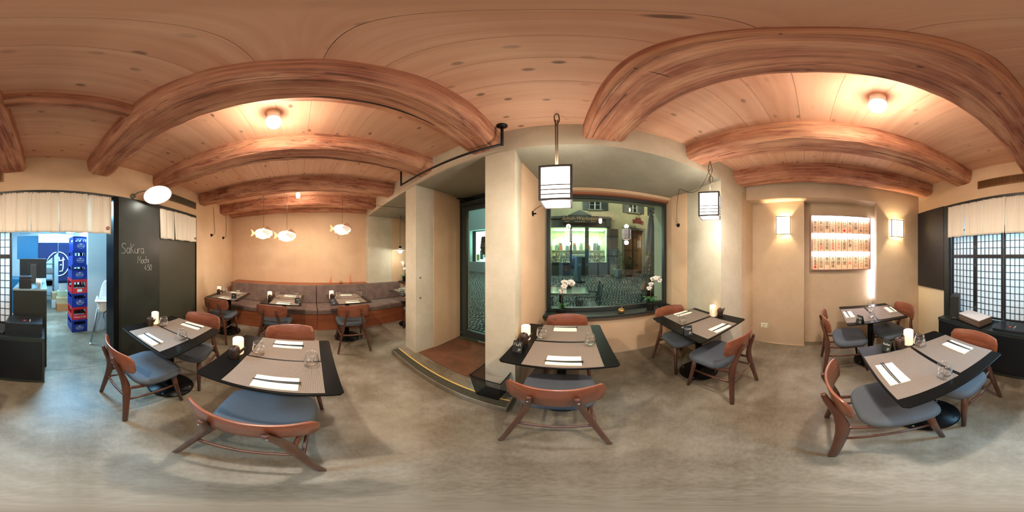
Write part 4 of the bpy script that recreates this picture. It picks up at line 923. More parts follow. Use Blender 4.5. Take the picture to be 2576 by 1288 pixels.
for ri in range(3):
    z0 = rowz[2-ri]
    for ci in range(10):
        lx = Wd/2-0.030-pw/2-ci*0.0915       # viewed from the room, local +X is on the left
        p = Mbox @ Vector((lx, 0.012, z0+0.0005))
        t = thing('menu_plaque', 'painted wooden menu plaque, %s from the left in the %s' % (ORD[ci], RN[ri]), 'plaque', p, R_(90), 'wooden menu plaques')
        MB().box(-pw/2, pw/2, 0, 0.030, 0, ph_).build('plaque_board', M_plq, t)
        for s_ in (-1, 1): MB().box(s_*(pw/2+0.0012)-0.0012, s_*(pw/2+0.0012)+0.0012, 0.002, 0.028, 0, ph_).build('edge_strip', M_plq2, t)
        chs = ROWS[ri][ci].split('|'); n_ = len(chs); ch_h = min(0.066, (ph_-0.05)/n_)
        for q, c_ in enumerate(chs):
            red = c_.startswith('!'); c_ = c_.lstrip('!'); zc = ph_-0.036-ch_h*(q+0.45)
            if not c_:
                MB().lathe([(0.0,0.0),(0.020,0.0),(0.020,0.0008),(0.0,0.0008)], 18, Matrix.Translation((0,0.0302,zc)) @ Matrix.Rotation(-PI/2, 4, 'X')).build('red_seal', M_red, t)
            else: word(c_, ch_h*0.98, M_red if red else M_ink, t, (0, 0.0306, zc), (PI/2, 0, PI))
# light strip beside the box in the niche corner
tag(MB().box(2.50, 2.515, -1.012, -0.999, 0.78, 2.10).build('led_light_strip', mat('cool light strip', (245,245,255), emis=13, ecol=(226,234,255))), 'vertical light strip in the niche corner beside the lit menu box', 'light strip')
# wall socket plate
t = thing('socket_plate', 'cream double wall socket plate low on the tan recess wall', 'socket', (2.446, 0.69, 0.33), R_(90+3.5))
MB().box(-0.078, 0.078, 0, 0.008, -0.042, 0.042).build('plate', mat('cream plastic', (226,220,190), rough=0.4), t, bevel=0.003)
for sx in (-0.036, 0.036):
    for z in (-0.018, 0.018):
        s_ = MB().lathe([(0.015,0.007),(0.015,0.0095),(0.0,0.0095)], 16, Matrix.Translation((sx,0,z)) @ Matrix.Rotation(-PI/2, 4, 'X')).build('outlet', mat('grey plastic', (196,190,160), rough=0.5), t)
# ------------------------------------------------------------------ waste bin
t = thing('wire_bin', 'square black wire mesh waste bin standing on the entrance step', 'bin', (-0.470, 1.175, 0.0820), FR)
def bp(u, top): r = 0.128 if top else 0.092; return [(-r,-r),(r,-r),(r,r),(-r,r)]
H_ = 0.30; tp = bp(0, True); bt = bp(0, False)
for k in range(4):
    k2 = (k+1) % 4; a, b, c, d = Vector((*bt[k],0.003)), Vector((*bt[k2],0.003)), Vector((*tp[k2],H_)), Vector((*tp[k],H_))
    nrm = (b-a).cross(d-a).normalized()*0.0008
    MB().add([a,b,c,d,a+nrm,b+nrm,c+nrm,d+nrm], [(3,2,1,0),(4,5,6,7),(0,1,5,4),(1,2,6,5),(2,3,7,6),(3,0,4,7)]).build('mesh_side', M_wire, t)
MB().prism([(x*1.0, y) for x, y in bt], 0.0, 0.004).build('bottom_plate', M_black, t)
MB().tube([(*p, H_) for p in tp]+[(*tp[0],H_)], 0.005, 8).build('rim_wire', M_black, t)
MB().tube([(*p, 0.006) for p in bt]+[(*bt[0],0.006)], 0.004, 8).build('foot_wire', M_black, t)
# ------------------------------------------------------------------ orchids
def orchid(x, y, z, seed, lean, lb, sc_=1.0):
    random.seed(seed)
    t = thing('potted_orchid', lb, 'plant', (x, y, z), 0, 'white potted orchids')
    MB().lathe([(0.048*sc_,0),(0.052*sc_,0.003),(0.060*sc_,0.105*sc_),(0.063*sc_,0.108*sc_),(0.057*sc_,0.108*sc_),(0.056*sc_,0.095*sc_),(0.0,0.094*sc_)], 26, cap=False).build('pot', M_soil, t)
    zt = 0.095*sc_
    for k, a in enumerate([0.3, 2.2, 3.6, 5.2, 1.3]):
        L = random.uniform(0.11, 0.17)*sc_; up = random.uniform(0.02, 0.10)*sc_; wv = 0.028*sc_
        def lf(u, v, a=a, L=L, up=up, wv=wv):
            r = L*u; hw = wv*math.sin(PI*min(1, u*0.94+0.04))**0.7*(2*v-1); zz = zt + up*math.sin(u*2.3) + abs(2*v-1)*0.008
            return Vector((r*math.cos(a)-hw*math.sin(a), r*math.sin(a)+hw*math.cos(a), zz))
        MB().grid(lf, 10, 4).build('leaf', M_leaf, t, solid=0.0015)
    sp = crom([(0,0,zt),(0.005*lean,0,zt+0.13*sc_),(0.02*lean,0.0,zt+0.26*sc_),(0.07*lean,0,zt+0.36*sc_),(0.15*lean,0,zt+0.37*sc_),(0.20*lean,0,zt+0.32*sc_)], 5)
    MB().tube(sp, crom_r([0.0035,0.003,0.0025,0.002,0.002,0.0015],5)[:len(sp)], 6).build('stem', M_stem, t)
    idx = [9, 12, 15, 17, 19, 21, 23]
    for k in idx:
        if k >= len(sp): continue
        p = sp[k]; side = random.uniform(-0.03, 0.03); c = p + Vector((random.uniform(-0.02,0.02), side, random.uniform(-0.025, 0.005)))
        fl = MB(); yaw = random.uniform(-0.6, 0.6)-PI/2; tl = random.uniform(-0.3, 0.3)
        Mf = Matrix.Translation(c) @ Matrix.Rotation(yaw+PI/2, 4, 'Z') @ Matrix.Rotation(tl, 4, 'X')
        for j in range(5):
            a = j*2*PI/5 + PI/2; L = (0.040 if j % 5 in (1,4) else 0.033)*sc_; wv = (0.022 if j in (1,4) else 0.013)*sc_
            def pf(u, v, a=a, L=L, wv=wv):
                r = 0.004+L*u; hw = wv*math.sin(PI*min(1, u*0.9+0.06))**0.6*(2*v-1)
                return Mf @ Vector((r*math.cos(a)-hw*math.sin(a), -0.006*math.sin(u*2.5)+0.004*abs(2*v-1), r*math.sin(a)+hw*math.cos(a)))
            fl.grid(pf, 5, 4)
        fo = fl.build('flower', M_petal, t, solid=0.0008)
        MB().lathe([(0.0,-0.004),(0.006,0.0),(0.0,0.006)], 8, Matrix.Translation(Mf @ Vector((0,-0.006,-0.003))), cap=False).build('lip', mat('orchid lip', (226,170,120), rough=0.5), fo)
orchid(0.085, 2.045, 0.691, 3, 0.75, 'white orchid in a black pot at the left end of the shop window sill')
orchid(1.28, 1.925, 0.691, 5, 1.0, 'white orchid in a black pot at the right end of the shop window sill')
orchid(-3.23, 2.46, 0.852, 8, -0.8, 'white orchid in a dark pot on the alcove sill behind the bench end')
tag(MB().box(-0.09,0.09,-0.045,0.045,0,0.03).build('sill_box', M_black, None, (1.53,1.90,0.6905), FR, bevel=0.003), 'low black box beside the right orchid on the window sill', 'box')
# ------------------------------------------------------------------ linen curtains
def curtain(x0, x1, z0, z1, y, panels, amp, lb, seed, emb=True):
    t = thing('linen_curtain', lb, 'curtain', (0,0,0), 0, 'split linen curtains')
    random.seed(seed); W = x1-x0
    MB().tube([(x0-0.005,y-0.016,z1-0.012),(x1+0.005,y-0.016,z1-0.012)], 0.006, 8).build('rod', M_black, t)
    for k in range(panels):
        a, b = x0+W*k/panels, x0+W*(k+1)/panels; ph = random.uniform(0,6); ph2 = random.uniform(0,6); off = (0.008 if k % 2 else -0.002)
        fq = random.uniform(1.6, 2.6)
        def fn(u, v):
            flare = 1+0.0*v; x = a-0.004+(b-a+0.008)*u
            x += (u-0.5)*(-0.022)*max(0, v-0.25)
            ww = amp*(0.45+0.55*v)*math.sin(u*2*PI*fq+ph) + amp*0.35*math.sin(u*2*PI*fq*2.1+ph2) + 0.006*(1-v)**3*math.sin(u*60)
            return Vector((x, y+0.012+off+ww+0.012*v, z1-(z1-z0)*v + (0.004*math.sin(u*9+ph) if v == 1 else 0)))
        MB().grid(fn, 40, 16).build('curtain_panel', M_noren, t, solid=0.002)
    if emb:
        ex = x0+0.055; M_emb = mat('brown red emblem', (140,48,34), rough=0.6)
        MB().lathe([(0.0,0.0),(0.021,0.0),(0.021,0.001),(0.0,0.001)], 24, Matrix.Translation((ex, y+0.042, z0+0.065)) @ Matrix.Rotation(-PI/2, 4, 'X')).build('emblem', M_emb, t)
        word('\u5fc3', 0.030, mat('cream ink', (240,220,200), rough=0.8), t, (ex, y+0.0435, z0+0.064), (PI/2, 0, PI))
curtain(0.405, 1.545, 1.742, 2.196, -1.765, 4, 0.010, 'long split linen curtain over the shoji screens', 4, False)
curtain(-0.785, 0.425, 1.738, 2.20, -1.76, 4, 0.012, 'long split linen curtain over the kitchen passage, with a small round emblem', 6)
curtain(-2.435, -1.565, 1.735, 2.195, -1.785, 3, 0.009, 'short split linen curtain over the grey door, with a tiny round emblem', 2)
# ------------------------------------------------------------------ shoji screens
M_shojip = mat('shoji paper', (236,238,236), (226,230,230), 4, 0.8, emis=0)
t_ = NT('translucent shoji paper'); tl_ = t_.node('ShaderNodeBsdfTranslucent'); tl_.inputs[0].default_value = lin((240,242,240)); mx_ = t_.node('ShaderNodeMixShader'); mx_.inputs[0].default_value = 0.5
t_.b.inputs['Base Color'].default_value = lin((240,242,240)); t_.b.inputs['Roughness'].default_value = 0.9; t_.link(t_.b.outputs[0], mx_.inputs[1]); t_.link(tl_.outputs[0], mx_.inputs[2]); t_.link(mx_.outputs[0], t_.out.inputs[0]); M_shojip = t_.m
M_shojif = mat('black shoji frame', (36,34,34), rough=0.35)
def shoji(x1, lb, low=0.655):
    Wp = 0.392
    t = thing('shoji_screen', lb, 'screen', (x1-Wp/2, -1.835, low), 0, 'black shoji screens')
    zs = 1.478-low; zt = 1.86-low; f = 0.024
    for s_ in (-1, 1): MB().box(s_*Wp/2-(f if s_ > 0 else 0), s_*Wp/2+(0 if s_ > 0 else f), -0.010, 0.014, 0, zt).build('frame_stile', M_shojif, t)
    for z in (0, zs-0.024, zs-0.002, zt-f): MB().box(-Wp/2+f, Wp/2-f, -0.010, 0.014, z, z+(0.022)).build('frame_rail', M_shojif, t)
    for a, b, nr in ((f, zs-0.024, 9), (zs+0.020, zt-f, 4)):
        MB().box(-Wp/2+f, Wp/2-f, -0.006, -0.0045, a, b).build('paper', M_shojip, t)
        for k in range(1, nr):
            z = a+(b-a)*k/nr; MB().box(-Wp/2+f, Wp/2-f, -0.0045, 0.005, z-0.0032, z+0.0032).build('lattice_bar', M_shojif, t)
        for k in range(1, 6):
            x = -Wp/2+f+(Wp-2*f)*k/6; MB().box(x-0.0032, x+0.0032, -0.0045, 0.007, a, b).build('lattice_bar', M_shojif, t)
    for z in (0.12, zs-0.12, zs+0.12): MB().box(Wp/2-0.001, Wp/2+0.003, 0.008, 0.016, z-0.02, z+0.02).build('hinge', M_steel, t)
shoji(1.545, 'shoji screen beside the black speaker')
shoji(1.145, 'middle shoji screen, behind the stack of menu boards')
shoji(0.742, 'shoji screen behind the left pile of black menus, next to the register counter')
# ------------------------------------------------------------------ sideboard and register counter
sb = thing('sideboard', 'low black sideboard under the shoji screens', 'sideboard', (0.745,-1.665,0), 0)
MB().box(-0.757, 0.765, -0.16, 0.155, 0.0, 0.622).build('body', M_black, sb)
MB().box(-0.762, 0.772, -0.16, 0.160, 0.622, 0.642).build('top', mat('petrol black top', (34,44,44), rough=0.3), sb, bevel=0.002)
for s0, s1 in ((-0.735, 0.0), (0.004, 0.745)): MB().box(s0, s1, 0.155, 0.160, 0.045, 0.604).build('door_panel', mat('ink black panel', (20,24,28), rough=0.38), sb, bevel=0.0015)
MB().box(-0.762, -0.738, 0.154, 0.161, 0, 0.622).box(-0.738, 0.772, 0.154, 0.161, 0, 0.042).box(-0.738,0.772,0.154,0.161,0.607,0.622).build('front_frame', M_frame, sb)
ct = thing('register_counter', 'tall dark register counter at the kitchen passage', 'counter', (0.15,-2.22,0), 0)
MB().box(-0.195, 0.185, -0.60, 0.385, 0, 1.082).build('body', M_blackm, ct)
MB().box(-0.170, 0.165, 0.385, 0.392, 0.66, 1.065).build('end_panel', mat('olive black panel', (34,36,30), rough=0.45), ct)
MB().box(-0.20, 0.19, -0.62, 0.395, 1.082, 1.102).build('top', mat('pale blue grey top', (120,140,146), rough=0.35), ct, bevel=0.002)
# menus
NTH = ['topmost','second from the top','third from the top','fourth from the top','fifth from the top','sixth from the top','seventh from the top','eighth from the top','ninth from the top','tenth from the top','eleventh from the top','lowest']
mb0 = None
def pile(x, y, z, n, w_, d_, th, rz, nm, m, lb, grp, jit, toplabel, edge=None):
    global mb0; random.seed(int(x*1000)); src = None
    for k in range(n):
        if src is None:
            src = MB().box(-w_/2, w_/2, -d_/2, d_/2, 0, th*0.86).build(nm, m, None, bevel=0.001); o = src
            if edge: MB().box(-w_/2+0.004, w_/2-0.004, -d_/2+0.004, d_/2-0.004, th*0.86, th*0.99).build('paper_sheet', edge, src)
            else: MB().box(-w_/2+0.004, w_/2+0.0005, -d_/2+0.004, d_/2-0.002, th*0.3, th*0.55).build('page_block', mat('cream pages', (210,204,190), rough=0.8), src)
        else: o = dup(src)
        o.location = (x+random.uniform(-jit,jit), y+random.uniform(-jit,jit), z+k*th); o.rotation_euler = (0,0,rz+random.uniform(-jit,jit)*2)
        tag(o, (lb % NTH[n-1-k]) if k < n-1 else toplabel, 'menu', grp)
    return o
M_menu = mat('black menu cover', (28,32,36), rough=0.35)
def emblem(o, x, y, z, rz):
    MB().lathe([(0.0,0),(0.018,0),(0.018,0.0008),(0.0,0.0008)], 20, Matrix.Translation((x,y,z))).build('red_emblem', mat('menu red', (190,52,44), rough=0.5), o)
    word('SAKURA', 0.017, M_chalk, o, (x-0.055, y, z+0.0006), (0,0,rz))
top = pile(0.185,-1.662,0.6425,12,0.36,0.235,0.0128,0.0,'menu_book',M_menu,'black menu book, %s of the tall pile on the sideboard','tall pile of black menus',0.003,'topmost black menu book of the tall pile, with a small red emblem')
emblem(top, 0.0, 0.02, 0.0112, PI/2)
top = pile(0.57,-1.662,0.6425,3,0.37,0.245,0.010,0.0,'menu_book',M_menu,'black menu book, %s of the low pile','low pile of black menus',0.006,'topmost black menu book of the low pile, with a small red emblem')
emblem(top, 0.03, 0.02, 0.0088, PI/2)
pile(1.055,-1.668,0.6425,1,0.42,0.26,0.006,R_(-12),'tray',M_black,'','',0.0,'flat black tray under the stack of menu boards')['category'] = 'tray'
pile(1.065,-1.668,0.6490,11,0.385,0.215,0.0075,R_(-14),'menu_board',mat('brown menu board', (96,78,62), rough=0.6),'brown menu board, %s in the stack before the middle shoji screen','stack of menu boards',0.003,'topmost menu board with a white printed sheet, beside the black speaker',mat('white sheet', (226,228,232), rough=0.7))
sp = thing('loudspeaker', 'tall black loudspeaker standing on the sideboard corner', 'speaker', (1.335,-1.645,0.6425), R_(28))
MB().box(-0.055,0.055,-0.085,0.085,0,0.325).build('cabinet', mat('black speaker cabinet', (44,46,46), rough=0.5), sp, bevel=0.004)
MB().box(-0.050,0.050,0.085,0.094,0.008,0.317).build('grille', mat('speaker cloth', (38,38,36), rough=0.95, bmp=0.2, bscale=900), sp, bevel=0.003)
MB().lathe([(0.008,0),(0.008,0.004),(0.0,0.004)], 12, Matrix.Translation((0.012,0.094,0.035)) @ Matrix.Rotation(-PI/2, 4, 'X')).lathe([(0.006,0),(0.006,0.004),(0.0,0.004)], 12, Matrix.Translation((-0.012,0.094,0.035)) @ Matrix.Rotation(-PI/2, 4, 'X')).build('badge', M_steel, sp)
t = tag(MB().tube(crom([(1.40,-1.72,0.70),(1.44,-1.70,0.646),(1.50,-1.66,0.648),(1.525,-1.60,0.60),(1.53,-1.60,0.30),(1.56,-1.62,0.02)],5), 0.003, 6).build('speaker_cable', M_black), 'thin black cable running from the speaker down the sideboard end', 'cable')
# register things on the counter
mo = thing('monitor', 'black register monitor seen from behind', 'monitor', (0.135,-2.30,1.102), R_(8))
MB().box(-0.19,0.19,-0.030,0.004,0.06,0.34).build('screen_housing', mat('black plastic', (30,32,34), rough=0.4), mo, bevel=0.006)
MB().box(-0.045,0.045,0.004,0.05,0.0,0.26).build('stand', mat('dark grey plastic', (56,56,54), rough=0.5), mo, bevel=0.006)
MB().box(-0.09,0.09,0.004,0.016,0.12,0.28).build('rear_cover', mat('black plastic', (30,32,34)), mo, bevel=0.004)
MB().box(-0.10,0.10,-0.08,0.08,0,0.012).build('foot', mat('black plastic', (30,32,34)), mo, bevel=0.003)
pr = thing('receipt_printer', 'black receipt printer on the register counter', 'printer', (0.205,-1.925,1.102), R_(6))
MB().box(-0.072,0.072,-0.075,0.075,0,0.115).build('body', mat('black plastic', (30,32,34)), pr, bevel=0.006)
MB().box(-0.072,0.072,-0.060,0.075,0.116,0.142).build('lid', mat('blue black plastic', (34,44,56), rough=0.35), pr, bevel=0.006)
MB().box(-0.045,0.045,0.015,0.028,0.1425,0.1445).build('paper_slot', M_black, pr)
jr = thing('toothpick_glass', 'clear glass holding wrapped white sticks beside the printer', 'glass', (0.045,-1.905,1.1022))
MB().lathe([(0.036,0.0),(0.038,0.004),(0.041,0.075),(0.039,0.075),(0.036,0.010),(0.0,0.010)], 24, cap=False).build('tumbler', M_glass, jr)
random.seed(3); mb = MB()
for k in range(22):
    a = random.uniform(0,2*PI); r = random.uniform(0,0.018); mb.tube([(r*math.cos(a),r*math.sin(a),0.012),(r*2*math.cos(a),r*2*math.sin(a),random.uniform(0.085,0.115))], 0.004, 5)
mb.build('paper_sticks', M_napkin, jr)['kind'] = 'stuff'
# ------------------------------------------------------------------ kitchen passage
M_kwhite = mat('white kitchen wall', (206,222,232), (214,228,236), 2, 0.6)
M_navy = mat('navy cloth', (24,36,78), (28,42,88), 120, 0.9, bmp=0.1, bscale=500)
M_teal = mat('teal cupboard', (26,92,128), (30,98,134), 2, 0.4)
struct(MB().box(-1.75,-0.81,-2.95,-2.84,0,2.75).build('wall_kitchen_side', M_kwhite), 'white passage wall behind the high chair')
struct(MB().box(-1.85,-1.75,-2.95,-1.93,0,2.75).build('wall_kitchen_end', M_kwhite))
struct(MB().box(-1.35,-0.86,-6.4,-2.95,0,2.75).build('wall_kitchen_left', M_kwhite))
struct(MB().box(2.4,2.5,-6.4,-1.93,0,2.75).build('wall_kitchen_right', M_kwhite))
struct(MB().box(-1.35,2.5,-6.5,-6.4,0,2.75).build('wall_kitchen_back', M_kwhite))
struct(MB().box(-1.85,2.5,-6.5,-1.93,2.72,2.8).build('ceiling_kitchen', M_kwhite))
nr = thing('navy_curtain', 'navy cloth curtain with a white circled brush character, drawn aside', 'curtain', (0,-3.9,0), 0)
def nv(x0, x1, z0, z1, fold=None, nm='curtain_half'):
    def fn(u, v):
        x = x0+(x1-x0)*u; z = z1-(z1-z0(u))*v; return Vector((x, 0.008*math.sin(u*11)*v, z))
    return MB().grid(fn, 16, 12).build(nm, M_navy, nr, solid=0.002)
nv(-0.375, -0.76, lambda u: 0.82, 1.80)
nv(0.10, -0.368, lambda u: 1.33+0.40*max(0, u-0.35)**1.2, 1.80)
MB().box(-0.76, 0.10, -0.006, 0.006, 1.80, 2.02).build('white_header', M_napkin, nr)
M_wh = mat('white print', (236,240,240), rough=0.8)
mb = MB()
ring = lambda a: (-0.376+0.255*math.cos(a), 0.0165, 1.29+0.285*math.sin(a))
mb.tube([ring(-PI/2-0.0+PI*k/24*1.0) if False else ring(PI/2+PI*k/24) for k in range(25)], (0.0012,0.011), 6, shape=0.6)
mb.build('printed_ring', M_wh, nr)
MB().tube([(-0.33+0.0,0.016,1.572),(-0.25,0.016,1.545),(-0.17,0.016,1.47),(-0.10,0.016,1.37)], (0.0012,0.011), 6, shape=0.6).build('printed_ring', M_wh, nr)
for st_ in ([(-0.40,1.36),(-0.50,1.39),(-0.53,1.40)],[(-0.49,1.45),(-0.49,1.20),(-0.47,1.12),(-0.40,1.11)],[(-0.41,1.26),(-0.46,1.27)],[(-0.385,1.46),(-0.40,1.40),(-0.385,1.35)]):
    MB().tube([(a, 0.018, b) for a, b in st_], (0.0012,0.013), 6, shape=0.6).build('printed_stroke', M_wh, nr)
MB().tube([(-0.78,0,2.02),(0.55,0,2.02)], 0.008, 8).build('rod', M_steel, nr)
tag(MB().box(0.03,0.62,-4.3,-3.92,1.40,1.97).build('wall_cupboard', M_teal, bevel=0.003), 'teal wall cupboard above the register monitor', 'cupboard')
tag(MB().box(0.10,1.2,-4.6,-4.0,0,0.9).build('kitchen_cupboard', M_teal, bevel=0.003), 'blue kitchen base cupboard behind the register', 'cupboard')
ks = thing('kitchen_shelf', 'stainless steel kitchen shelving seen through the curtain gap', 'shelf', (-0.30,-4.95,0))
for x in (-0.05, 0.42):
    for y in (-0.45, 0): MB().box(x,x+0.03,y,y+0.03,0,1.7).build('post', M_steel, ks)
for z in (0.25, 0.55, 0.92, 1.22, 1.5): MB().box(-0.05,0.45,-0.45,0.03,z,z+0.025).build('shelf_board', M_steel, ks)
tag(MB().box(-0.32,0.05,-5.35,-5.0,0.945,1.09).build('tray_stack', M_white, bevel=0.004), 'stack of white trays on the kitchen shelf', 'trays')
tag(MB().box(-0.30,0.02,-5.3,-5.0,0.575,0.72).build('pan', M_black, bevel=0.01), 'dark pan on the kitchen shelf', 'pan')
M_card = mat('cardboard', (196,170,128), (206,182,140), 9, 0.9)
for x, y, z, a, b, h, r, m, lb in ((-0.53,-4.30,0,0.34,0.26,0.20,3,mat('orange wooden crate', (190,120,66), rough=0.7),'orange brown box at the foot of the navy curtain'),(-0.52,-4.32,0.201,0.32,0.24,0.16,-4,M_card,'pale cardboard box on the orange brown box'),
  (-0.36,-4.62,0,0.22,0.26,0.24,0,M_white,'white box with green print on the kitchen floor'),(-0.36,-4.63,0.241,0.22,0.26,0.20,4,M_card,'cardboard box on the white box'),(-0.55,-4.50,0.362,0.30,0.24,0.14,0,mat('pale green box', (196,214,180), rough=0.8),'pale green box on top of the cardboard boxes')):
    o = MB().box(-a/2,a/2,-b/2,b/2,0,h).build('box', m, None, (x,y,z), R_(r), bevel=0.002); tag(o, lb, 'box', 'boxes by the navy curtain')
    MB().box(-a/2,a/2,-0.02,0.02,h,h+0.001).build('tape', mat('packing tape', (214,190,140), rough=0.3), o)
tag(MB().box(-0.62,-0.44,-4.43,-4.41,0.503,0.80).build('white_board', M_white), 'white board standing on the pale green box under the navy curtain', 'board')
# crates
def crate(col, kind):
    m = mat('crate '+kind, col, rough=0.4); w_, d_, h = 0.29, 0.38, 0.262; th = 0.008
    t = thing('bottle_crate', 'x', 'crate', (0,0,0), 0, 'stacked bottle crates')
    mb = MB().box(-w_/2,w_/2,-d_/2,d_/2,0,0.008)
    for fy, L_, rot in ((d_/2, w_, 0), (-d_/2, w_, PI), (w_/2, d_, -PI/2), (-w_/2, d_, PI/2)):
        M_ = Matrix.Rotation(rot, 4, 'Z') @ Matrix.Translation((0, fy if rot in (0,) else (d_/2 if rot == PI else w_/2), 0))
        win_z0, win_z1, ww = (0.165, 0.225, L_*0.36) if kind != 'red' else (0.10, 0.21, L_*0.38)
        mb.box(-L_/2, L_/2, -th, 0, 0.008, win_z0, M_).box(-L_/2, L_/2, -th, 0, win_z1, h, M_)
        mb.box(-L_/2, -ww, -th, 0, win_z0, win_z1, M_).box(ww, L_/2, -th, 0, win_z0, win_z1, M_)
        mb.box(-L_/2, L_/2, 0, 0.005, h-0.022, h, M_)
    mb.build('shell', m, t)
    return t
cols = {'blue': (22,52,150), 'red': (206,44,52)}
z = 0.001; seq = ['blue','red2','blue','red','blue','blue','blue']
nms = ['blue bottle crate standing on the floor, lowest of the stack','red bottle crate with white script, second from the floor','blue bottle crate between the two red ones','red bottle crate with a small white tag, in the middle of the stack','blue bottle crate directly on the upper red crate','blue bottle crate second from the top of the stack','blue bottle crate topmost in the stack']
random.seed(12)
for i, kd in enumerate(seq):
    k2 = 'red' if kd.startswith('red') else 'blue'
    t = crate(cols[k2], k2); dx = random.uniform(-0.008,0.008) - (0.03 if i >= 5 else 0); dy = random.uniform(-0.01,0.01) - (0.05 if i >= 5 else 0)
    t.location = (-0.655+dx, -3.07+dy, z); t.rotation_euler = (0,0,R_(3+random.uniform(-1.5,1.5))); t['label'] = nms[i]
    h = 0.262
    if k2 == 'blue':
        cu = MB().tube([(0.068*math.cos(a*PI/16), 0.1925, 0.088+0.042*math.sin(a*PI/16)) for a in range(33)], 0.0022, 5).build('oval_logo', M_wh, t)
        MB().box(-0.02,0.02,0.190,0.1922,0.108,0.116).box(-0.008,0.008,0.190,0.1922,0.116,0.124).build('logo_crown', M_wh, t)
        word('ARKINA', 0.034, M_wh, t, (0,0.1915,0.083), (PI/2,0,PI))
        word('ARKINA', 0.034, M_wh, t, (0.1465,0,0.083), (PI/2,0,PI/2)) if False else None
    elif kd == 'red2':
        word('Coca-Cola', 0.052, M_wh, t, (0,0.1915,0.055), (PI/2,0,PI), shear=0.35)
    else:
        MB().box(-0.045,0.045,0.190,0.1925,0.028,0.082).build('white_tag', M_wh, t)
    for q in range(4):
        if i > 3 and q > 2: continue
        bx_ = -0.09+q*0.06; bt_ = thing('bottle', 'dark bottle, %s from the left, in the %s' % (ORD[3-q] if i <= 3 else ORD[2-q], ['lowest blue crate','lower red crate','blue crate between the red ones','upper red crate','blue crate on the upper red crate','second crate from the top','topmost crate'][i]), 'bottle', (-0.655+dx+bx_, -3.07+dy+0.125, z+0.010), 0, 'bottles in the crates')
        MB().lathe([(0.028,0),(0.030,0.01),(0.030,0.115),(0.013,0.165),(0.013,0.205),(0.0,0.206)], 14).build('body', mat('dark bottle glass', (40,30,24), rough=0.15), bt_)
        MB().lathe([(0.0305,0.03),(0.0305,0.10)], 14, cap=False).build('label_band', mat('red white band', (226,120,110) if k2 == 'red' else (170,190,214), rough=0.6), bt_)
    z += h + 0.001
# high chair
hc = thing('high_chair', 'white plastic baby high chair with grey metal legs', 'high chair', (-1.035,-2.47,0), R_(-24))
hc.scale = (1.0,1.0,1.13)
M_hcp = mat('white plastic', (236,238,232), rough=0.35); M_hcm = mat('grey tube', (150,160,166), rough=0.35, metal=0.6)
for sx in (-1, 1):
    for sy in (-1, 1):
        l_ = MB().tube([(sx*0.25, sy*0.25, 0.0),(sx*0.155, sy*0.145, 0.56)], 0.012, 10).build('leg', M_hcm, hc)
        MB().lathe([(0.016,0),(0.016,0.03),(0.013,0.035)], 12, Matrix.Translation((sx*0.25, sy*0.25, 0))).build('foot_cap', M_hcp, l_)
def hs(u, v):
    a = 2*PI*u; r = 0.17*(0.92+0.08*v); q = 0.55
    x = math.copysign(abs(math.cos(a))**q, math.cos(a))*r; y_ = math.copysign(abs(math.sin(a))**q, math.sin(a))*r
    return Vector((x, y_, 0.50+0.17*v - 0.05*max(0, math.cos(2*a))*(1-v)))
MB().grid(hs, 40, 6).build('seat_shell', M_hcp, hc, solid=0.008)
MB().box(-0.15,0.15,-0.15,0.15,0.545,0.555).build('seat_base', M_hcp, hc, bevel=0.01)
def hb(u, v):
    x = -0.15+0.30*u; top = 0.93-0.28*abs(2*u-1)**3.2; return Vector((x, -0.165-0.03*v-0.02*(1-(2*u-1)**2), 0.66+(top-0.66)*v))
MB().grid(hb, 20, 10).build('backrest', M_hcp, hc, solid=0.008)
MB().box(-0.19,0.19,0.10,0.20,0.665,0.685).box(-0.19,-0.165,-0.16,0.10,0.665,0.685).box(0.165,0.19,-0.16,0.10,0.665,0.685).build('tray_rim', M_hcp, hc, bevel=0.008)
MB().tube(crom([(-0.09,0.12,0.60),(-0.02,0.16,0.55),(0.05,0.17,0.50),(0.06,0.17,0.42)],4), (0.012,0.003), 6).build('strap', M_black, hc)
# ------------------------------------------------------------------ street outside
K8 = math.sqrt(1+0.115**2); CF = 8.0
def BS(s): return s*0.842
def BZ(z): return 1.48+(z-1.48)*0.842
def OP(s, z, out=0.0):     # point on the opposite facade: s along it, out towards the street
    X = BS(s)/K8; return Vector((X - out*0.114, CF-0.115*X - out*0.9935, BZ(z)))
MO = Matrix.Translation(OP(0, 1.48)) @ Matrix.Rotation(FR, 4, 'Z')
def gz(c): return 0.03+max(0, (c-3.0))*0.104
M_cob = mat('wet granite cobble', (58,66,62), (84,92,86), 14, 0.16, bmp=0.25, bscale=120, spec=0.9)
gd = struct(MB().add([F(-9,2.42,0.0),F(12,2.42,0.0),F(12,3.0,0.0),F(-9,3.0,0.0),F(-9,8.2,gz(8.2)-0.03),F(12,8.2,gz(8.2)-0.03)], [(0,1,2,3),(3,2,5,4)]).build('road', mat('dark grout', (30,32,30), rough=0.6)), 'dark joints of the cobbled lane')
random.seed(21); cb = MB(); c_ = 2.5; row = 0
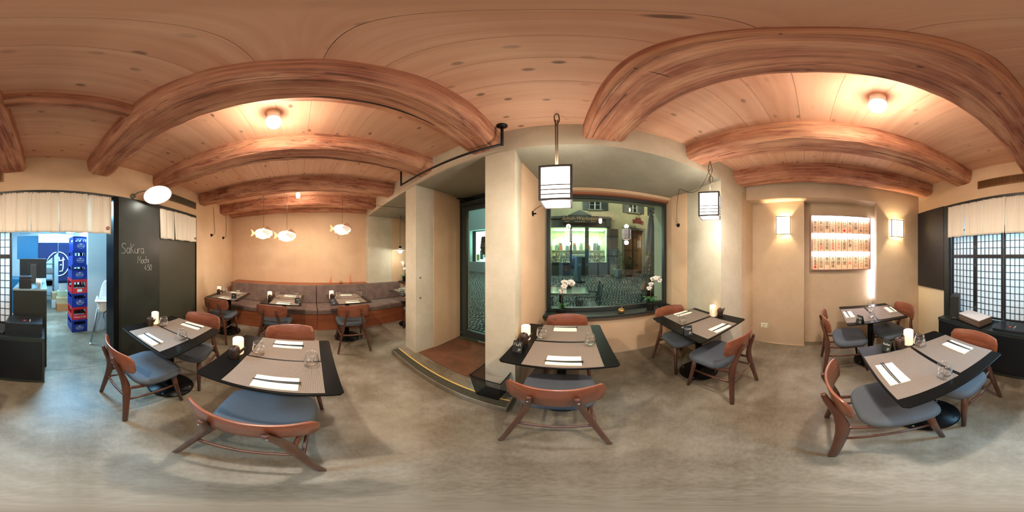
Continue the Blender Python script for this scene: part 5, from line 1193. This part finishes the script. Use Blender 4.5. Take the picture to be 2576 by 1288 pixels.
while c_ < 8.0:
    sz = 0.088 if c_ < 5.5 else 0.12; x = -3.2+(row % 2)*sz*0.5 - (c_*0.25)
    while x < 6.2:
        wv = sz*random.uniform(0.86,1.06); a = random.uniform(-0.05,0.05); cx = x+wv/2+0.02*math.sin(c_*3); cc = c_+0.05*math.sin(x*2.2); g_ = gz(cc)+random.uniform(-0.006,0.006)
        p = Vector(F(cx, cc, g_)); hw, hd = wv*0.44, sz*0.44; tx, ty = random.uniform(-0.06,0.06), random.uniform(-0.06,0.06)
        top_ = []; b_ = []
        for sx, sy in ((-1,-1),(1,-1),(1,1),(-1,1)):
            b_.append(p+Vector((sx*hw, sy*hd, -0.03))); top_.append(p+Vector((sx*hw*.84, sy*hd*.84, 0.002+tx*sx*hw+ty*sy*hd)))
        mid = p+Vector((0,0,0.006)); vs = b_+top_+[mid]
        cb.add(vs, [(0,1,5,4),(1,2,6,5),(2,3,7,6),(3,0,4,7),(4,5,8),(5,6,8),(6,7,8),(7,4,8)], True)
        x += wv+0.006
    c_ += sz; row += 1
o = cb.build('cobblestones', M_cob); tag(o, 'wet glistening cobblestones of the lane outside the window', 'cobblestones', None, 'stuff')
M_render = concrete('old cream render', (160,150,118), (178,166,130), (192,182,146), 0.9, 0.7)
M_shop = mat('grey green shopfront wood', (62,70,58), (70,78,64), 3, 0.5)
M_shut = mat('dark green shutter', (36,46,42), (42,52,46), 4, 0.5)
bd = thing('house', 'old cream rendered house across the lane with a shoe repair shop on its ground floor', 'building', OP(0, 1.48), FR)
def LB(s0, s1, z0, z1, o0, o1): return (BS(s0), BS(s1), -o1, -o0, (z0-1.48)*0.842, (z1-1.48)*0.842)
# wall in pieces around openings
wl = MB()
def wb(s0, s1, z0, z1): wl.box(*LB(s0, s1, z0, z1, -0.35, 0.0))
wb(-0.45, 3.25, 3.3, 4.28); wb(-0.45, 2.02, 4.28, 7); wb(2.70, 4.45, 4.25, 7); wb(2.02, 2.70, 5.3, 7); wb(5.02, 6.1, 4.2, 7); wb(4.45, 5.02, 5.3, 7); wb(6.66, 9.5, 3.0, 7); wb(6.1, 6.66, 5.3, 7)
wb(3.25, 4.12, -0.5, 4.25); wb(4.12, 5.42, 3.1, 4.25); wb(5.42, 6.41, -0.5, 4.2); wb(6.41, 6.82, 3.0, 4.2); wb(6.41, 6.82, -0.5, 1.77); wb(6.82, 9.5, -0.5, 3.0); wb(6.1,6.41,3.9,4.3)
wl.build('wall', M_render, bd)
MB().box(*LB(-0.45, 9.5, -0.5, 9, -1.9, -1.8)).build('rear_wall', M_shut, bd)
def hwin(s0, s1, z0, z1, shutters=True):
    f = MB()
    fw = 0.035
    f.box(*LB(s0, s1, z0, z0+fw, -0.2, -0.1)).box(*LB(s0, s1, z1-fw, z1, -0.2, -0.1)).box(*LB(s0, s0+fw, z0, z1, -0.2, -0.1)).box(*LB(s1-fw, s1, z0, z1, -0.2, -0.1)).box(*LB((s0+s1)/2-0.03, (s0+s1)/2+0.03, z0, z1, -0.2, -0.08))
    for k in (1, 2): f.box(*LB(s0, s1, z0+(z1-z0)*k/3-0.01, z0+(z1-z0)*k/3+0.01, -0.19, -0.12))
    fo = f.build('window_frame', mat('white window wood', (196,200,190), rough=0.6), bd)
    MB().box(*LB(s0, s1, z0, z1, -0.17, -0.16)).build('pane', mat('dark window glass', (18,24,26), rough=0.08, spec=0.8), fo)
    MB().box(*LB(s0-0.1, s1+0.1, z0-0.09, z0, -0.05, 0.08)).build('window_ledge', mat('grey stone', (120,118,98), rough=0.9), bd)
    if shutters:
        for a, b in ((s0-0.40, s0-0.02), (s1+0.02, s1+0.42)):
            so = MB().box(*LB(a, b, z0-0.06, z1+0.04, 0.0, 0.045)).build('shutter', M_shut, bd)
            n_ = 12
            for k in range(n_): MB().box(*LB(a+0.04, b-0.04, z0+(z1-z0)*(k+0.15)/n_, z0+(z1-z0)*(k+0.75)/n_, 0.045, 0.06)).build('slat', M_shut, so)
hwin(2.02, 2.70, 4.28, 5.3); hwin(4.45, 5.02, 4.25, 5.3); hwin(6.1, 6.66, 4.22, 5.3)
hwin(6.43, 6.80, 1.8, 2.96, False)
# shopfront
sf = MB()
for s0, s1, z0, z1 in ((-0.45,3.25,3.16,3.84),(-0.45,-0.3,0.3,3.16),(0.88,1.02,0.3,3.16),(1.76,1.98,0.3,3.16),(3.05,3.25,0.3,3.16),(-0.3,0.88,0.3,1.06),(1.98,3.05,0.4,1.06)): sf.box(*LB(s0, s1, z0, z1, -0.1, 0.05))
sf.box(*LB(-0.5, 3.32, 3.66, 3.76, 0.05, 0.16)).box(*LB(-0.3, 0.9, 1.06, 1.11, 0.05, 0.12)).box(*LB(1.95, 3.08, 1.06, 1.11, 0.05, 0.12)).box(*LB(2.98, 3.28, 3.2, 3.76, 0.05, 0.13))
sf.build('shopfront', M_shop, bd)
MB().prism([(BS(0.78),(3.86-1.48)*.842),(BS(1.46),(4.20-1.48)*.842),(BS(2.13),(3.86-1.48)*.842)], -0.02, 0.10, Matrix.Rotation(PI/2, 4, 'X')).build('pediment', M_shop, bd)
sgn = MB().box(*LB(0.40, 2.50, 3.38, 3.80, 0.15, 0.22)).build('shop_sign', mat('dark green sign', (26,36,26), rough=0.5), bd)
Mgold = mat('gold lettering', (190,140,84), rough=0.5)
word('Schuh-Werkstatt', 0.245, Mgold, sgn, (BS(1.45), -0.223, (3.64-1.48)*.842), (PI/2,0,0), shear=0.25)
word('Reta & Zueb', 0.095, Mgold, sgn, (BS(1.45), -0.223, (3.46-1.48)*.842), (PI/2,0,0), shear=0.25)
for q in ((0.6,0.85),(2.1,2.35)): MB().box(*LB(q[0],q[1],3.45,3.475,0.22,0.223)).build('sign_flourish', Mgold, sgn)
for s0, s1, z0, z1 in ((-0.3,0.88,1.10,3.14),(1.98,3.05,1.10,3.14),(1.02,1.76,1.40,3.14)):
    MB().box(*LB(s0, s1, z0, z1, -0.05, -0.04)).build('shop_pane', M_pane, bd)
M_dgr = mat('door dark', (36,42,40), rough=0.5)
MB().box(*LB(1.02,1.76,0.35,1.40,-0.06,-0.02)).build('shop_door_panel', M_dgr, bd)
MB().box(*LB(1.02,1.76,1.62,1.66,-0.04,-0.0)).box(*LB(1.36,1.40,0.4,1.4,-0.02,0.0)).build('shop_door_bar', M_dgr, bd)
bk1 = word('BARKER', 0.21, mat('gilt window letters', (216,190,110), rough=0.5, emis=0.5, ecol=(220,190,110)), bd, (BS(0.32), 0.030, (2.72-1.48)*.842), (PI/2,0,0))
word('BARKER', 0.20, MATS['gilt window letters'], bd, (BS(2.46), 0.030, (2.72-1.48)*.842), (PI/2,0,0))
# lit shop interior
M_int = mat('shop interior wall', (206,214,184), rough=0.7)
MB().box(*LB(-0.44,3.24,0.4,3.2,-1.62,-1.6)).build('shop_back_wall', M_int, bd)
MB().box(*LB(-0.44,3.24,3.16,3.2,-1.6,-0.1)).build('shop_ceiling', M_int, bd)
for q in ((-0.46,-0.44),(3.24,3.26)): MB().box(*LB(q[0],q[1],0.4,3.2,-1.6,-0.1)).build('shop_side_wall', M_int, bd)
for q in ((-0.3,0.88),(1.98,3.05)): MB().box(*LB(q[0],q[1],1.02,1.10,-0.9,-0.06)).build('display_base', M_int, bd)
MB().box(*LB(-0.1,3.0,3.12,3.15,-0.9,-0.6)).build('shop_light_panel', mat('shop light', (255,255,255), emis=13, ecol=(244,255,228)), bd)
inv_bd = lambda s, z, o: OP(s, z, o)
M_pl = mat('lit drop lamp', (255,255,255), emis=8, ecol=(250,255,246))
for s in (-0.08, 0.52, 2.12, 2.68):
    t = thing('drop_lamp', 'white drop shaped lamp, %s in the shoe shop windows' % {-0.08:'leftmost',0.52:'second from the left',2.12:'third from the left',2.68:'rightmost'}[s], 'lamp', OP(s, 2.15, -0.25), 0, 'white lamps in the shop window')
    MB().lathe([(0.075,-0.0),(0.085,0.05),(0.07,0.15),(0.035,0.24),(0.01,0.27),(0.0,0.272)], 18).build('shade', M_pl, t)
    MB().tube([(0,0,0.27),(0,0,0.78)], 0.004, 5).build('cord', M_cord, t)
random.seed(31)
bc = [(60,60,66),(196,190,170),(90,110,100),(150,70,50),(210,206,190),(70,80,96)]
CN = ['charcoal','pale grey','green','rust brown','cream','slate blue']; n_ = 0
for zz in (2.232, 2.112, 1.992, 1.872):
    s = -0.25
    while s < 2.9:
        if not (0.86 < s < 1.0 or 1.75 < s < 1.95):
            o = MB().box(-0.075,0.075,-0.08,0.08,0,0.099).build('shoe_box', mat('shoe box %d' % (n_ % 6), bc[(n_*5+2) % 6], rough=0.7), None, OP(s, zz, -1.35), FR) if n_ < 6 else boxes[(n_*5+1) % 6].copy()
            if n_ < 6: boxes = (boxes if n_ else []) + [o]
            else: C.objects.link(o); o.location = OP(s, zz, -1.35)
            tag(o, '%s shoe box, %s row, in the shoe shop %s' % (CN[((n_ if n_ < 6 else ((n_*5+1) % 6))*5+2) % 6], {2.232:'top',2.112:'second',1.992:'third',1.872:'lowest'}[zz], 'behind the first window' if s < 0.9 else ('behind the shop door' if s < 1.8 else 'behind the second window')), 'box', 'shoe boxes in the lit shop'); n_ += 1
        s += 0.235
MB().box(*LB(-0.4,3.2,1.84,1.87,-1.6,-1.25)).box(*LB(-0.4,3.2,1.50,1.53,-1.6,-1.2)).build('shop_rack', mat('rack wood', (150,130,90), rough=0.7), bd)
def boot(m):
    t = thing('shoe', 'x', 'shoe', (0,0,0), 0, 'shoes in the shop window')
    MB().tube(crom([(0,0.0,0.0),(0,0,0.06),(0,0.01,0.14)],3), [(0.04,0.034)]*3+[(0.034,0.03)]*4, 10).build('shaft', m, t)
    MB().tube(crom([(0,-0.035,0.02),(0,0.05,0.028),(0,0.13,0.018),(0,0.16,0.012)],3), crom_r([(0.036,0.022),(0.04,0.026),(0.036,0.018),(0.016,0.010)],3), 10).build('foot', m, t)
    MB().box(-0.036,0.036,-0.05,0.15,-0.006,0.002).build('sole', M_black, t)
    return t
bm_ = [boot(mat('shoe leather %d' % i, c, rough=0.4)) for i, c in enumerate([(40,34,34),(120,60,44),(70,74,82),(160,130,100)])]
wn = {0: 'left', 1: 'right'}; n_ = 0
for wi, (s0, s1) in enumerate(((-0.22, 0.80), (2.08, 2.95))):
    for lv, (zz, dp) in enumerate(((1.11,-0.30),(1.30,-0.55),(1.50,-0.80))):
        if lv: MB().box(*LB(s0-0.05, s1+0.05, zz-0.03, zz-0.01, dp-0.12, dp+0.14)).build('display_step', M_int, bd)
        s = s0+0.05*lv
        while s < s1:
            src = bm_[n_ % 4]; lb = '%s shoe on the %s display step in the %s window of the shoe shop' % (['black','brown','grey','tan'][n_ % 4], ['lowest','middle','upper'][lv], 'first' if wi == 0 else 'second')
            if n_ < 4: o = src; o.location = OP(s, zz, dp)+Vector((0,0,0.006)); o.rotation_euler = (0,0,random.uniform(2.4,3.9)); o['label'] = lb
            else: o = dup(src, OP(s, zz, dp)+Vector((0,0,0.006)), random.uniform(2.4,3.9), lb)
            n_ += 1; s += random.uniform(0.12, 0.17)
# brown double door, side shutter, rust sign, wall lamp reflection plant
dd = MB().box(*LB(4.12,5.42,0.5,3.1,-0.25,-0.2)).build('house_door', mat('brown oak door', (116,76,40), (134,90,48), 5, 0.55, stretch=(6,6,0.6)), bd)
for s0 in (4.18, 4.80):
    for z0, z1 in ((0.95,1.75),(1.86,2.95)):
        MB().box(*LB(s0+0.06, s0+0.52, z0, z1, -0.2, -0.18)).build('door_panel', mat('brown oak panel', (128,86,46), (144,98,56), 5, 0.55, stretch=(6,6,0.6)), dd)
MB().box(*LB(4.75,4.79,0.6,3.1,-0.2,-0.17)).build('door_strip', M_dgr, dd)
MB().box(*LB(4.02,4.12,0.5,3.22,-0.05,0.05)).box(*LB(5.42,5.52,0.5,3.22,-0.05,0.05)).box(*LB(4.02,5.52,3.1,3.24,-0.05,0.06)).build('door_surround', mat('grey stone', (120,118,98)), bd)
MB().box(*LB(3.26,3.72,1.05,3.10,0.0,0.05)).build('ground_shutter', M_shut, bd)
MB().box(*LB(6.82,7.3,1.75,3.0,0.0,0.05)).box(*LB(5.98,6.40,1.75,3.0,0.0,0.05)).build('ground_shutter', M_shut, bd)
rs = thing('rusty_sign', 'rust brown metal sign hanging from a bracket on the cream house', 'sign', OP(4.84, 3.5, 0.45), FR)
pts = [(-0.30,0.02),(-0.31,0.13),(-0.16,0.15),(-0.15,0.25),(0.14,0.23),(0.13,0.12),(0.30,0.06),(0.27,-0.12),(0.10,-0.08),(-0.12,-0.06),(-0.28,-0.08)]
MB().prism(pts, -0.012, 0.012, Matrix.Rotation(PI/2, 4, 'X')).build('plate', mat('rusty iron', (124,52,32), (90,36,24), 12, 0.8), rs)
MB().tube(crom([(-0.1,0,0.25),(0,0,0.38),(0.1,0,0.25)],4), 0.006, 6).tube(crom([(0,0,0.38),(0.2,0.1,0.45),(0.32,0.44,0.62)],4), 0.008, 6).build('bracket', M_iron, rs)
# a frame board, planters
af = thing('a_frame_board', 'narrow blue grey pavement board standing before the shoe shop', 'sign', tuple(F(0.92, 6.7, gz(6.7))), R_(12))
MB().box(-0.14,0.14,-0.02,0.0,0.05,1.05,Matrix.Rotation(0.16,4,'X')).build('front_board', mat('blue grey board', (110,140,150), rough=0.4), af)
MB().box(-0.14,0.14,0.0,0.02,0.05,1.03,Matrix.Rotation(-0.16,4,'X') @ Matrix.Translation((0,0.0,0))).build('rear_board', mat('dark board', (60,80,86), rough=0.5), af)
MB().box(-0.26,0.26,-0.24,-0.19,0,0.05).box(-0.26,0.26,0.18,0.23,0,0.05).build('foot', M_dgr, af)
def shrub(s, c, r, hh, lb, seed, potm):
    random.seed(seed); x = s; t = thing('potted_shrub', lb, 'plant', F(x, c, gz(c)), 0, 'potted shrubs by the house')
    MB().lathe([(0.14,0),(0.17,0.05),(0.19,0.36),(0.20,0.40),(0.17,0.40),(0.0,0.37)], 20, cap=False).build('pot', potm, t)
    mb = MB(); st = MB()
    for k in range(5):
        a = random.uniform(0,6.28); st.tube([(0,0,0.36),(r*.3*math.cos(a),r*.3*math.sin(a),0.36+hh*.5),(r*.7*math.cos(a),r*.7*math.sin(a),0.36+hh*.9)], 0.008, 5)
    st.build('branches', M_stem, t)['kind'] = 'stuff'
    for k in range(420):
        a = random.uniform(0,6.28); u = random.random(); rr = r*(0.35+0.65*random.random())*math.sin(PI*min(1,u*0.9+0.08))
        p = Vector((rr*math.cos(a), rr*math.sin(a), 0.40+hh*u)); d = Vector((random.uniform(-1,1),random.uniform(-1,1),random.uniform(-.5,1))).normalized()*0.05; n = d.cross(Vector((0,0,1)))*0.35
        mb.add([p-d, p+n, p+d, p-n], [(0,1,2,3)])
    mb.build('foliage', mat('dark shrub leaf', (34,70,34), (50,92,44), 9, 0.5), t)['kind'] = 'stuff'
shrub(2.85, 7.35, 0.32, 0.95, 'leafy potted shrub beside the green ground floor shutter', 41, mat('pale pot', (170,176,170), rough=0.6))
shrub(3.45, 7.45, 0.38, 0.55, 'low dark potted shrub in front of the brown door', 42, M_soil)
# parasol and stacked chairs
pa = thing('folded_parasol', 'folded yellow and grey parasol standing in the lane', 'parasol', F(2.80, 4.5, gz(4.5)), 0)
def pf(u, v):
    a = 2*PI*u; r = (0.03+0.15*v**0.8)*(1+0.22*math.sin(a*6+v*2)); r *= (1-0.25*max(0, v-0.85)/0.15)
    return Vector((r*math.cos(a), r*math.sin(a), 2.66-1.35*v))
t_ = NT('parasol cloth'); v_ = coords(t_, (1,1,1)); t_.link(ramp(t_, noise(t_, coords(t_, (2.5,2.5,0.5)), 1.3, 1), [(0.48, lin((66,74,82))), (0.52, lin((214,170,80)))]), t_.b.inputs['Base Color'])
MB().grid(pf, 48, 20).build('cloth', t_.m, pa, solid=0.003)
MB().tube([(0,0,0),(0,0,2.74)], 0.02, 10).build('pole', M_iron, pa)
MB().box(-0.25,0.25,-0.25,0.25,0,0.06).build('foot', M_soil, pa, bevel=0.01)
M_oc = mat('dark outdoor plastic', (34,50,52), rough=0.45)
def ochair(x, c, z, rz, lb, grp, m=M_oc):
    t = thing('garden_armchair', lb, 'chair', F(x, c, z), rz, grp)   # faces local +Y
    for sx in (-1, 1):
        MB().tube([(sx*0.25,-0.24,0),(sx*0.24,-0.20,0.44),(sx*0.23,-0.27,0.86)], [(0.014,0.02),(0.018,0.024),(0.014,0.018)], 8).build('leg', m, t)
        MB().tube([(sx*0.26,0.24,0),(sx*0.25,0.22,0.62)], [(0.014,0.018),(0.015,0.020)], 8).build('leg', m, t)
        MB().tube(crom([(sx*0.25,0.23,0.62),(sx*0.265,0.20,0.655),(sx*0.265,0.0,0.655),(sx*0.24,-0.23,0.645)],4), (0.022,0.012), 8).build('armrest', m, t)
    for k in range(12):
        y0 = -0.20+k*0.037; MB().box(-0.225,0.225,y0,y0+0.022,0.435,0.447).build('seat_slat', m, t)
    MB().box(-0.24,-0.222,-0.20,0.24,0.42,0.45).box(0.222,0.24,-0.20,0.24,0.42,0.45).box(-0.24,0.24,0.225,0.245,0.41,0.45).build('seat_frame', m, t)
    for k in range(9):
        z0 = 0.52+k*0.036; yy = -0.225-(z0-0.5)*0.14; MB().box(-0.22,0.22,yy-0.006,yy+0.006,z0,z0+0.024).build('back_slat', m, t)
    MB().tube(crom([(-0.235,-0.27,0.84),(-0.18,-0.285,0.885),(0.18,-0.285,0.885),(0.235,-0.27,0.84)],4), 0.016, 8).build('back_rim', m, t)
    return t
ochair(0.66, 3.30, 0.05, R_(82), 'dark slatted garden armchair right of the outdoor table', 'slatted garden armchairs')
ochair(-0.34, 3.18, 0.05, R_(-70), 'dark slatted garden armchair left of the outdoor table, cut by the frame', 'slatted garden armchairs')
for k in range(8):
    t = thing('stacked_chair', 'dark garden chair, %s of the tall stack before the parasol' % ['lowest','second from the ground','third from the ground','fourth from the ground','fifth from the ground','sixth from the ground','second from the top','topmost'][k], 'chair', F(2.36+0.004*k, 3.72-0.015*k, 0.04+0.105*k), R_(-10), 'stacked garden chairs')
    MB().tube(crom([(-0.25,0.18,0.40),(-0.26,-0.12,0.62),(-0.20,-0.22,0.78),(0.20,-0.22,0.78),(0.26,-0.12,0.62),(0.25,0.18,0.40)],5), 0.013, 8).build('back_rim', M_soil, t)
    MB().grid(lambda u, v: Vector((-0.22+0.44*u, -0.14-0.09*v-0.02*math.sin(PI*u), 0.44+0.33*v)), 8, 4).build('back_shell', M_soil, t, solid=0.006)
    MB().box(-0.22,0.22,-0.16,0.22,0.40,0.415).build('seat', M_soil, t, bevel=0.005)
    if k == 0:
        for sx in (-1, 1):
            for yy in (-0.18, 0.2): MB().tube([(sx*0.25,yy,0),(sx*0.22,yy*0.9,0.40)], 0.013, 8).build('leg', M_soil, t)
ot = thing('outdoor_table', 'pale outdoor table with a dark pot, standing outside the shop window', 'table', F(0.14, 3.62, 0.06), FR)
MB().box(-0.60,0.58,-0.34,0.34,0.635,0.66).build('table_top', mat('wet pale table top', (150,164,150), (130,146,136), 9, 0.12), ot, bevel=0.004)
MB().box(-0.60,0.58,-0.34,0.34,0.620,0.634).build('apron', M_oc, ot)
MB().box(-0.04,0.04,-0.04,0.04,0.03,0.62).build('column', M_iron, ot)
MB().box(-0.28,0.28,-0.22,0.22,0.0,0.03).build('foot', M_iron, ot, bevel=0.005)
tp = thing('table_pot', 'square dark pot on the outdoor table', 'pot', F(0.33, 3.72, 0.721), FR)
MB().prism([(-0.055,-0.055),(0.055,-0.055),(0.055,0.055),(-0.055,0.055)], 0, 0.085).build('pot', M_soil, tp, bevel=0.004)
MB().box(-0.045,0.045,-0.045,0.045,0.086,0.09).build('soil', M_iron, tp)
# neighbouring house left of the shop, seen through the glass door
sp_ = MB()
nb = thing('neighbour_shop', 'lit shop window of the house seen through the entrance door', 'building', OP(-3.4, 1.48), FR)
MB().box(-2.3,2.1,0.0,0.3,-1.6,-0.35).box(-2.3,2.1,0.0,0.3,1.55,1.75).box(-2.3,-2.1,0,0.3,-0.35,1.55).box(1.9,2.1,0,0.3,-0.35,1.55).box(-5,2.45,0.01,0.29,1.75,5).box(-5,-2.3,0,0.3,-1.6,1.75).box(2.1,2.45,0,0.3,-1.6,1.75).build('wall', mat('white shopfront', (150,166,160), rough=0.6), nb)
MB().box(-5,2.45,1.6,1.7,-1.6,5).build('rear_wall', M_shut, nb)
MB().box(-2.1,1.9,0.7,0.72,-0.35,1.55).build('lit_back_wall', mat('lit shop wall', (200,230,220), emis=2.2, ecol=(190,245,240)), nb)
MB().box(-2.1,1.9,0.14,0.15,-0.35,1.55).build('pane', M_pane, nb)
random.seed(51)
for k in range(14):
    a = -1.9+0.27*k; MB().box(a, a+0.2, 0.45, 0.55, -0.3+0.1*(k % 3), 0.1+0.25*(k % 4)).build('poster', mat('window poster %d' % (k % 4), [(220,210,120),(90,120,110),(220,230,230),(190,90,70)][k % 4], rough=0.7), nb)
# ------------------------------------------------------------------ lettering curves become plain meshes
dg = bpy.context.evaluated_depsgraph_get()
for o in [o for o in sc.objects if o.type in ('FONT', 'CURVE')]:
    me = bpy.data.meshes.new_from_object(o.evaluated_get(dg)); nm = o.name
    n = bpy.data.objects.new('tmp', me); C.objects.link(n); n.parent = o.parent
    n.matrix_local = o.matrix_local; bpy.data.objects.remove(o); n.name = nm
